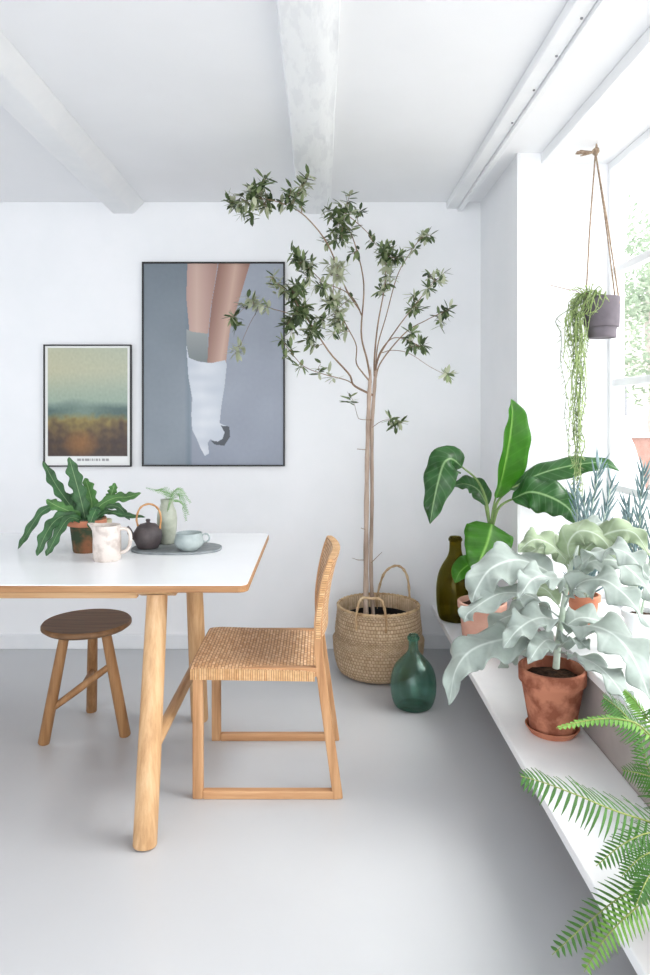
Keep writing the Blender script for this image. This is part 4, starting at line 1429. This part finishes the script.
for i, (lst, wd, lt) in enumerate(CL):
    mb = MB()
    leaf(mb, [P(a, b, c) + LO for a, b, c in lst], wd * .82, (.15, -.85, .35), .18, 'strap', .003, 5, 44, 6, seed=i, lobe=.22)
    mb.build('stem_blade', M['cactus_light' if lt else 'cactus'], cac, smooth=180, solid=.003)

# cream jug
jx, jy, _ = on_table(107, 2.38)
jug = thing('ceramic_jug', 'speckled cream ceramic jug with a handle standing at the front of the table', 'jug', (jx, jy, T))


def jugfn(th, i, r, z):
    if i < 7:
        k = max(0, math.cos(th - PI)) ** 6
        lift = max(0, (z - .07) / .05)
        return r + .020 * k * lift ** 1.5, z + .007 * k * lift
    return r, z


jp = [(.0001, 0), (.043, 0), (.0475, .006), (.0475, .06), (.046, .10), (.0455, .118), (.0455, .121), (.042, .121), (.042, .10), (.043, .02), (.0001, .012)]


def jugfn2(th, i, r, z):
    k = max(0, math.cos(th - PI)) ** 8
    lift = max(0, (z - .085) / .035)
    f = 1.0 if i in (5, 6, 7, 8) else 0
    return r + .020 * k * lift * f * (1 if i < 9 else .8), z + .006 * k * lift * f


j = MB().lathe(jp, (0, 0, 0), 64, fn=jugfn2)
j.v = [(x * (1 + .012 * mnoise.noise(Vector((x * 60, y * 60, z * 60)))), y * (1 + .012 * mnoise.noise(Vector((x * 60, y * 60, z * 60 + 5)))), z) for x, y, z in j.v]
j.build('jug_body', M['jug'], jug, smooth=45)
MB().tube(spline([Vector((.040, 0, .105)), Vector((.062, 0, .108)), Vector((.079, 0, .092)), Vector((.079, 0, .055)), Vector((.066, 0, .032)), Vector((.042, 0, .024))], 26), .0065, 12).build('handle', M['jug'], jug, smooth=60)

# serving board
sx_, sy_, _ = on_table(177, 2.56)
bd = MB()
nb = 64
prof_o = [((.166 * math.copysign(abs(math.cos(2 * PI * k / nb)) ** .8, math.cos(2 * PI * k / nb))), 105e-3 * math.copysign(abs(math.sin(2 * PI * k / nb)) ** .85, math.sin(2 * PI * k / nb))) for k in range(nb)]
bd.prism(prof_o, 'z', 0, .009)
bdo = bd.build('serving_board', M['slate'], None, bevel=0.0025)
bdo.location = (sx_, sy_, T)
tag(bdo, 'oval grey slate serving board under the teapot and cup on the table', 'board')
BT = T + .0095

# teapot
px_, py_ = (148 - CX) * 2.54 / F, 2.54
tea = thing('teapot', 'small dark brown teapot with a looped rattan handle on the grey board', 'teapot', (px_, py_, BT))
MB().lathe([(.0, 0), (.034, 0), (.038, .004), (.050, .028), (.0525, .045), (.050, .062), (.040, .078), (.036, .081), (.034, .079), (.034, .074), (.0, .072)], (0, 0, 0), 56).build('pot_body', M['teapot'], tea, smooth=60)
lid = MB().lathe([(.0, .079), (.0335, .079), (.035, .082), (.030, .088), (.012, .092), (.006, .095), (.007, .099), (.009, .103), (.006, .107), (0, .108)], (0, 0, 0), 48).build('lid', M['teapot'], tea, smooth=60)
MB().tube(spline([Vector((-.046, 0, .040)), Vector((-.062, 0, .050)), Vector((-.070, 0, .066)), Vector((-.078, 0, .078))], 16), [.013 - .006 * i / 15 for i in range(16)], 14).build('spout', M['teapot'], tea, smooth=60)
hb = spline([Vector((-.036, 0, .076)), Vector((-.042, 0, .11)), Vector((-.028, 0, .148)), Vector((.004, 0, .162)), Vector((.034, 0, .148)), Vector((.047, 0, .115)), Vector((.044, 0, .07))], 40)
MB().tube(hb, [.0036 + .0005 * math.sin(i * 1.5) for i in range(40)], 10).build('bail_handle', M['rattan'], tea, smooth=60)

# vase with feathery sprigs
vx, vy = (167 - CX) * 2.63 / F, 2.63
vase = thing('ceramic_vase', 'pale celadon vase holding feathery green sprigs behind the cup on the board', 'vase', (vx, vy, BT))
MB().lathe([(.0, 0), (.026, 0), (.029, .004), (.034, .03), (.0375, .07), (.0385, .095), (.035, .122), (.027, .140), (.0235, .152), (.0245, .166), (.0255, .168), (.0225, .168), (.0205, .152), (.03, .12), (.032, .03), (0, .01)], (0, 0, 0), 48).build('vase_body', M['celadon'], vase, smooth=60)
VO = Vector((-vx, -vy, -BT))
for lst in ([(168, 508, 2.6), (172, 496, 2.58), (162, 492, 2.56), (147, 488, 2.55)], [(169, 508, 2.6), (176, 494, 2.6), (182, 498, 2.6), (188, 514, 2.6)],
            [(168, 508, 2.59), (172, 494, 2.55), (180, 490, 2.53), (190, 502, 2.52)], [(168, 508, 2.6), (170, 496, 2.63), (164, 489, 2.65), (156, 490, 2.67)],
            [(168, 508, 2.6), (174, 500, 2.64), (183, 504, 2.67), (186, 520, 2.68)]):
    path = spline([Vector((0, 0, .06))] + [P(a, b, c) + VO for a, b, c in lst], 40)
    mb = MB()
    mb.tube(path, [.0012 - .0006 * i / 39 for i in range(40)], 5)
    for i in range(16, 40, 1):
        d = (path[min(39, i + 1)] - path[i - 1]).normalized()
        s_ = d.cross(Vector((0, -.5, .8))).normalized()
        for sg in (-1, 1):
            L = .026 * (1.15 - (i - 16) / 26) * rng.uniform(.7, 1.1)
            e = path[i] + (s_ * sg + d * .8 + Vector((0, rng.uniform(-.3, .3), -.25))).normalized() * L
            mb.tube([path[i], path[i].lerp(e, .5), e], [.0005, .0009, .0004], 4)
    mb.build('sprig', M['asparagus'], vase, smooth=60)

# cup
ux, uy = (189 - CX) * 2.505 / F, 2.505
cup = thing('ceramic_cup', 'wide blue-grey ceramic cup with a small ring handle on the board', 'cup', (ux, uy, BT))
MB().lathe([(.0, 0), (.030, 0), (.032, .003), (.046, .014), (.0525, .024), (.052, .036), (.048, .056), (.0475, .062), (.0465, .063), (.045, .061), (.049, .036), (.047, .024), (.03, .008), (0, .006)], (0, 0, 0), 56).build('cup_body', M['cup'], cup, smooth=60)
MB().tube([Vector((.060 + .0145 * math.cos(2 * PI * k / 30), .0, .044 + .0145 * math.sin(2 * PI * k / 30))) for k in range(31)], .0032, 10).build('handle', M['cup'], cup, smooth=60)

# little cream cup behind the jug
ex_, ey_ = (103 - CX) * 2.68 / F, 2.68
lc = MB().lathe([(.0, 0), (.024, 0), (.027, .004), (.034, .05), (.034, .092), (.032, .094), (.030, .092), (.03, .05), (.022, .01), (0, .008)], (0, 0, 0), 40).build('cream_beaker', M['cream'], None, smooth=60)
lc.location = (ex_, ey_, T)
tag(lc, 'plain cream beaker mostly hidden behind the jug and the cactus pot', 'beaker')

# ------------------------------------------------------------------ outdoors
g = MB().box((1.3, -20, -.35), (30, 40, -.15)).build('outdoor_ground', M['ground'])
struct(g)
gw = thing('garden_wall', 'low red brick wall outside beyond the window', 'wall', (6.2, 12, -.15))
MB().box((-4, 0, 0), (5, .25, .95)).build('brickwork', M['brick'], gw, bevel=0.01)
MB().box((-4.05, -.05, .95), (5.05, .3, 1.03)).build('coping', M['render'], gw, bevel=0.01)
hs = thing('house', 'pale rendered house with a tiled roof far outside the window', 'house', (9.8, 23, -.15))
MB().box((-3, 0, 0), (4, 5, 3.1)).build('house_walls', M['render'], hs)
MB().prism([(-3.4, 3.05), (4.4, 3.05), (.5, 5.2)], 'y', -.3, 5.3).build('roof', M['roof'], hs)
for x in (-2.2, -.4, 1.6):
    wf = MB().box((x, -.03, 1.2), (x + .9, .05, 2.4)).build('house_window', M['paint'], hs)
    MB().box((x + .08, -.04, 1.28), (x + .82, -.02, 2.32)).build('window_glass', M['metal'], wf)
pb = thing('garden_parasol', 'closed white cone-shaped garden parasol outside the window', 'parasol', (2.66, 5.95, -.15))
MB().lathe([(.02, .0), (.02, .55)], (0, 0, 0), 16).build('pole', M['metal'], pb, smooth=60)


def folds(th, i, r, z):
    return r * (1 + .12 * math.sin(th * 8)), z


MB().lathe([(.01, .56), (.15, .55), (.135, .65), (.085, .95), (.04, 1.12), (.012, 1.19), (.0001, 1.2)], (0, 0, 0), 64, fn=folds).build('folded_canopy', M['cover'], pb, smooth=60)
MB().lathe([(0, 0), (.2, 0), (.2, .05), (.03, .09), (0, .09)], (0, 0, 0), 32).build('base', M['cover'], pb, smooth=40)


def outdoor_tree(label, x, y, h, R, seed):
    r = random.Random(seed)
    root = thing('garden_tree', label, 'tree', (x, y, -.15), 0, 'trees outside the window')
    MB().tube(spline([Vector((0, 0, 0)), Vector((.1, 0, h * .3)), Vector((0, .1, h * .6)), Vector((.05, 0, h * .85))], 12), [.14 - .01 * i for i in range(12)], 10).build('trunk', M['outdoor_trunk'], root, smooth=60)
    mb = MB()
    for k in range(5200):
        d = Vector((r.gauss(0, 1), r.gauss(0, 1), r.gauss(0, 1))).normalized() * (r.random() ** .4)
        p = Vector((d.x * R, d.y * R, h * .68 + d.z * h * .36))
        if mnoise.noise(p * 1.3 + Vector((seed, 0, 0))) < -.08:
            continue
        dd = Vector((r.gauss(0, 1), r.gauss(0, 1), r.gauss(0, .6))).normalized()
        olive_leaf(mb, p, dd, Vector((r.gauss(0, .5), r.gauss(0, .5), 1)), r.uniform(.09, .15), r.uniform(.04, .065), 0)
    mb.build('foliage', M['outdoor_leaf'], root)


outdoor_tree('pale green tree outside the window behind the hanging planter', 5.35, 11.0, 4.6, 1.25, 3)
outdoor_tree('taller pale green tree farther off outside the window', 7.4, 15.5, 6.0, 1.9, 5)

# ------------------------------------------------------------------ light
world = bpy.data.worlds.new('overcast_sky')
scene.world = world
world.use_nodes = True
wt = world.node_tree
bg = wt.nodes['Background']
bg.inputs['Color'].default_value = (.955, .97, 1.0, 1)
bg.inputs['Strength'].default_value = 1.9


def portal(loc, rot, sx, sy):
    ld = bpy.data.lights.new('sky_portal', 'AREA')
    ld.shape = 'RECTANGLE'
    ld.size, ld.size_y = sx, sy
    ld.cycles.is_portal = True
    o = bpy.data.objects.new('sky_portal', ld)
    COL.objects.link(o)
    o.location = loc
    o.rotation_euler = rot


portal((WIN_X + .07, (y0 + y1) / 2, (SILL + WT) / 2), (0, PI / 2, 0), WT - SILL, y1 - y0)
portal(((OX0 + OX1) / 2, REAR_Y - .1, (OZ0 + OZ1) / 2), (PI / 2, 0, 0), OX1 - OX0, OZ1 - OZ0)

sun_d = bpy.data.lights.new('hazy_sun', 'SUN')
sun_d.energy = 1.7
sun_d.angle = math.radians(35)
sun_d.color = (1.0, .98, .95)
sun = bpy.data.objects.new('hazy_sun', sun_d)
COL.objects.link(sun)
sun.location = (6, 1, 6)
d = Vector((-.66, .14, -.74))
sun.rotation_euler = d.to_track_quat('-Z', 'Y').to_euler()

vs = scene.view_settings
vs.view_transform = 'Standard'
vs.look = 'None'
vs.exposure = 1.25
vs.gamma = 1.0
vs.use_curve_mapping = False
scene.cycles.max_bounces = 10
scene.cycles.diffuse_bounces = 6
scene.cycles.transparent_max_bounces = 12
scene.cycles.use_denoising = True
scene.cycles.caustics_refractive = False
scene.cycles.caustics_reflective = False
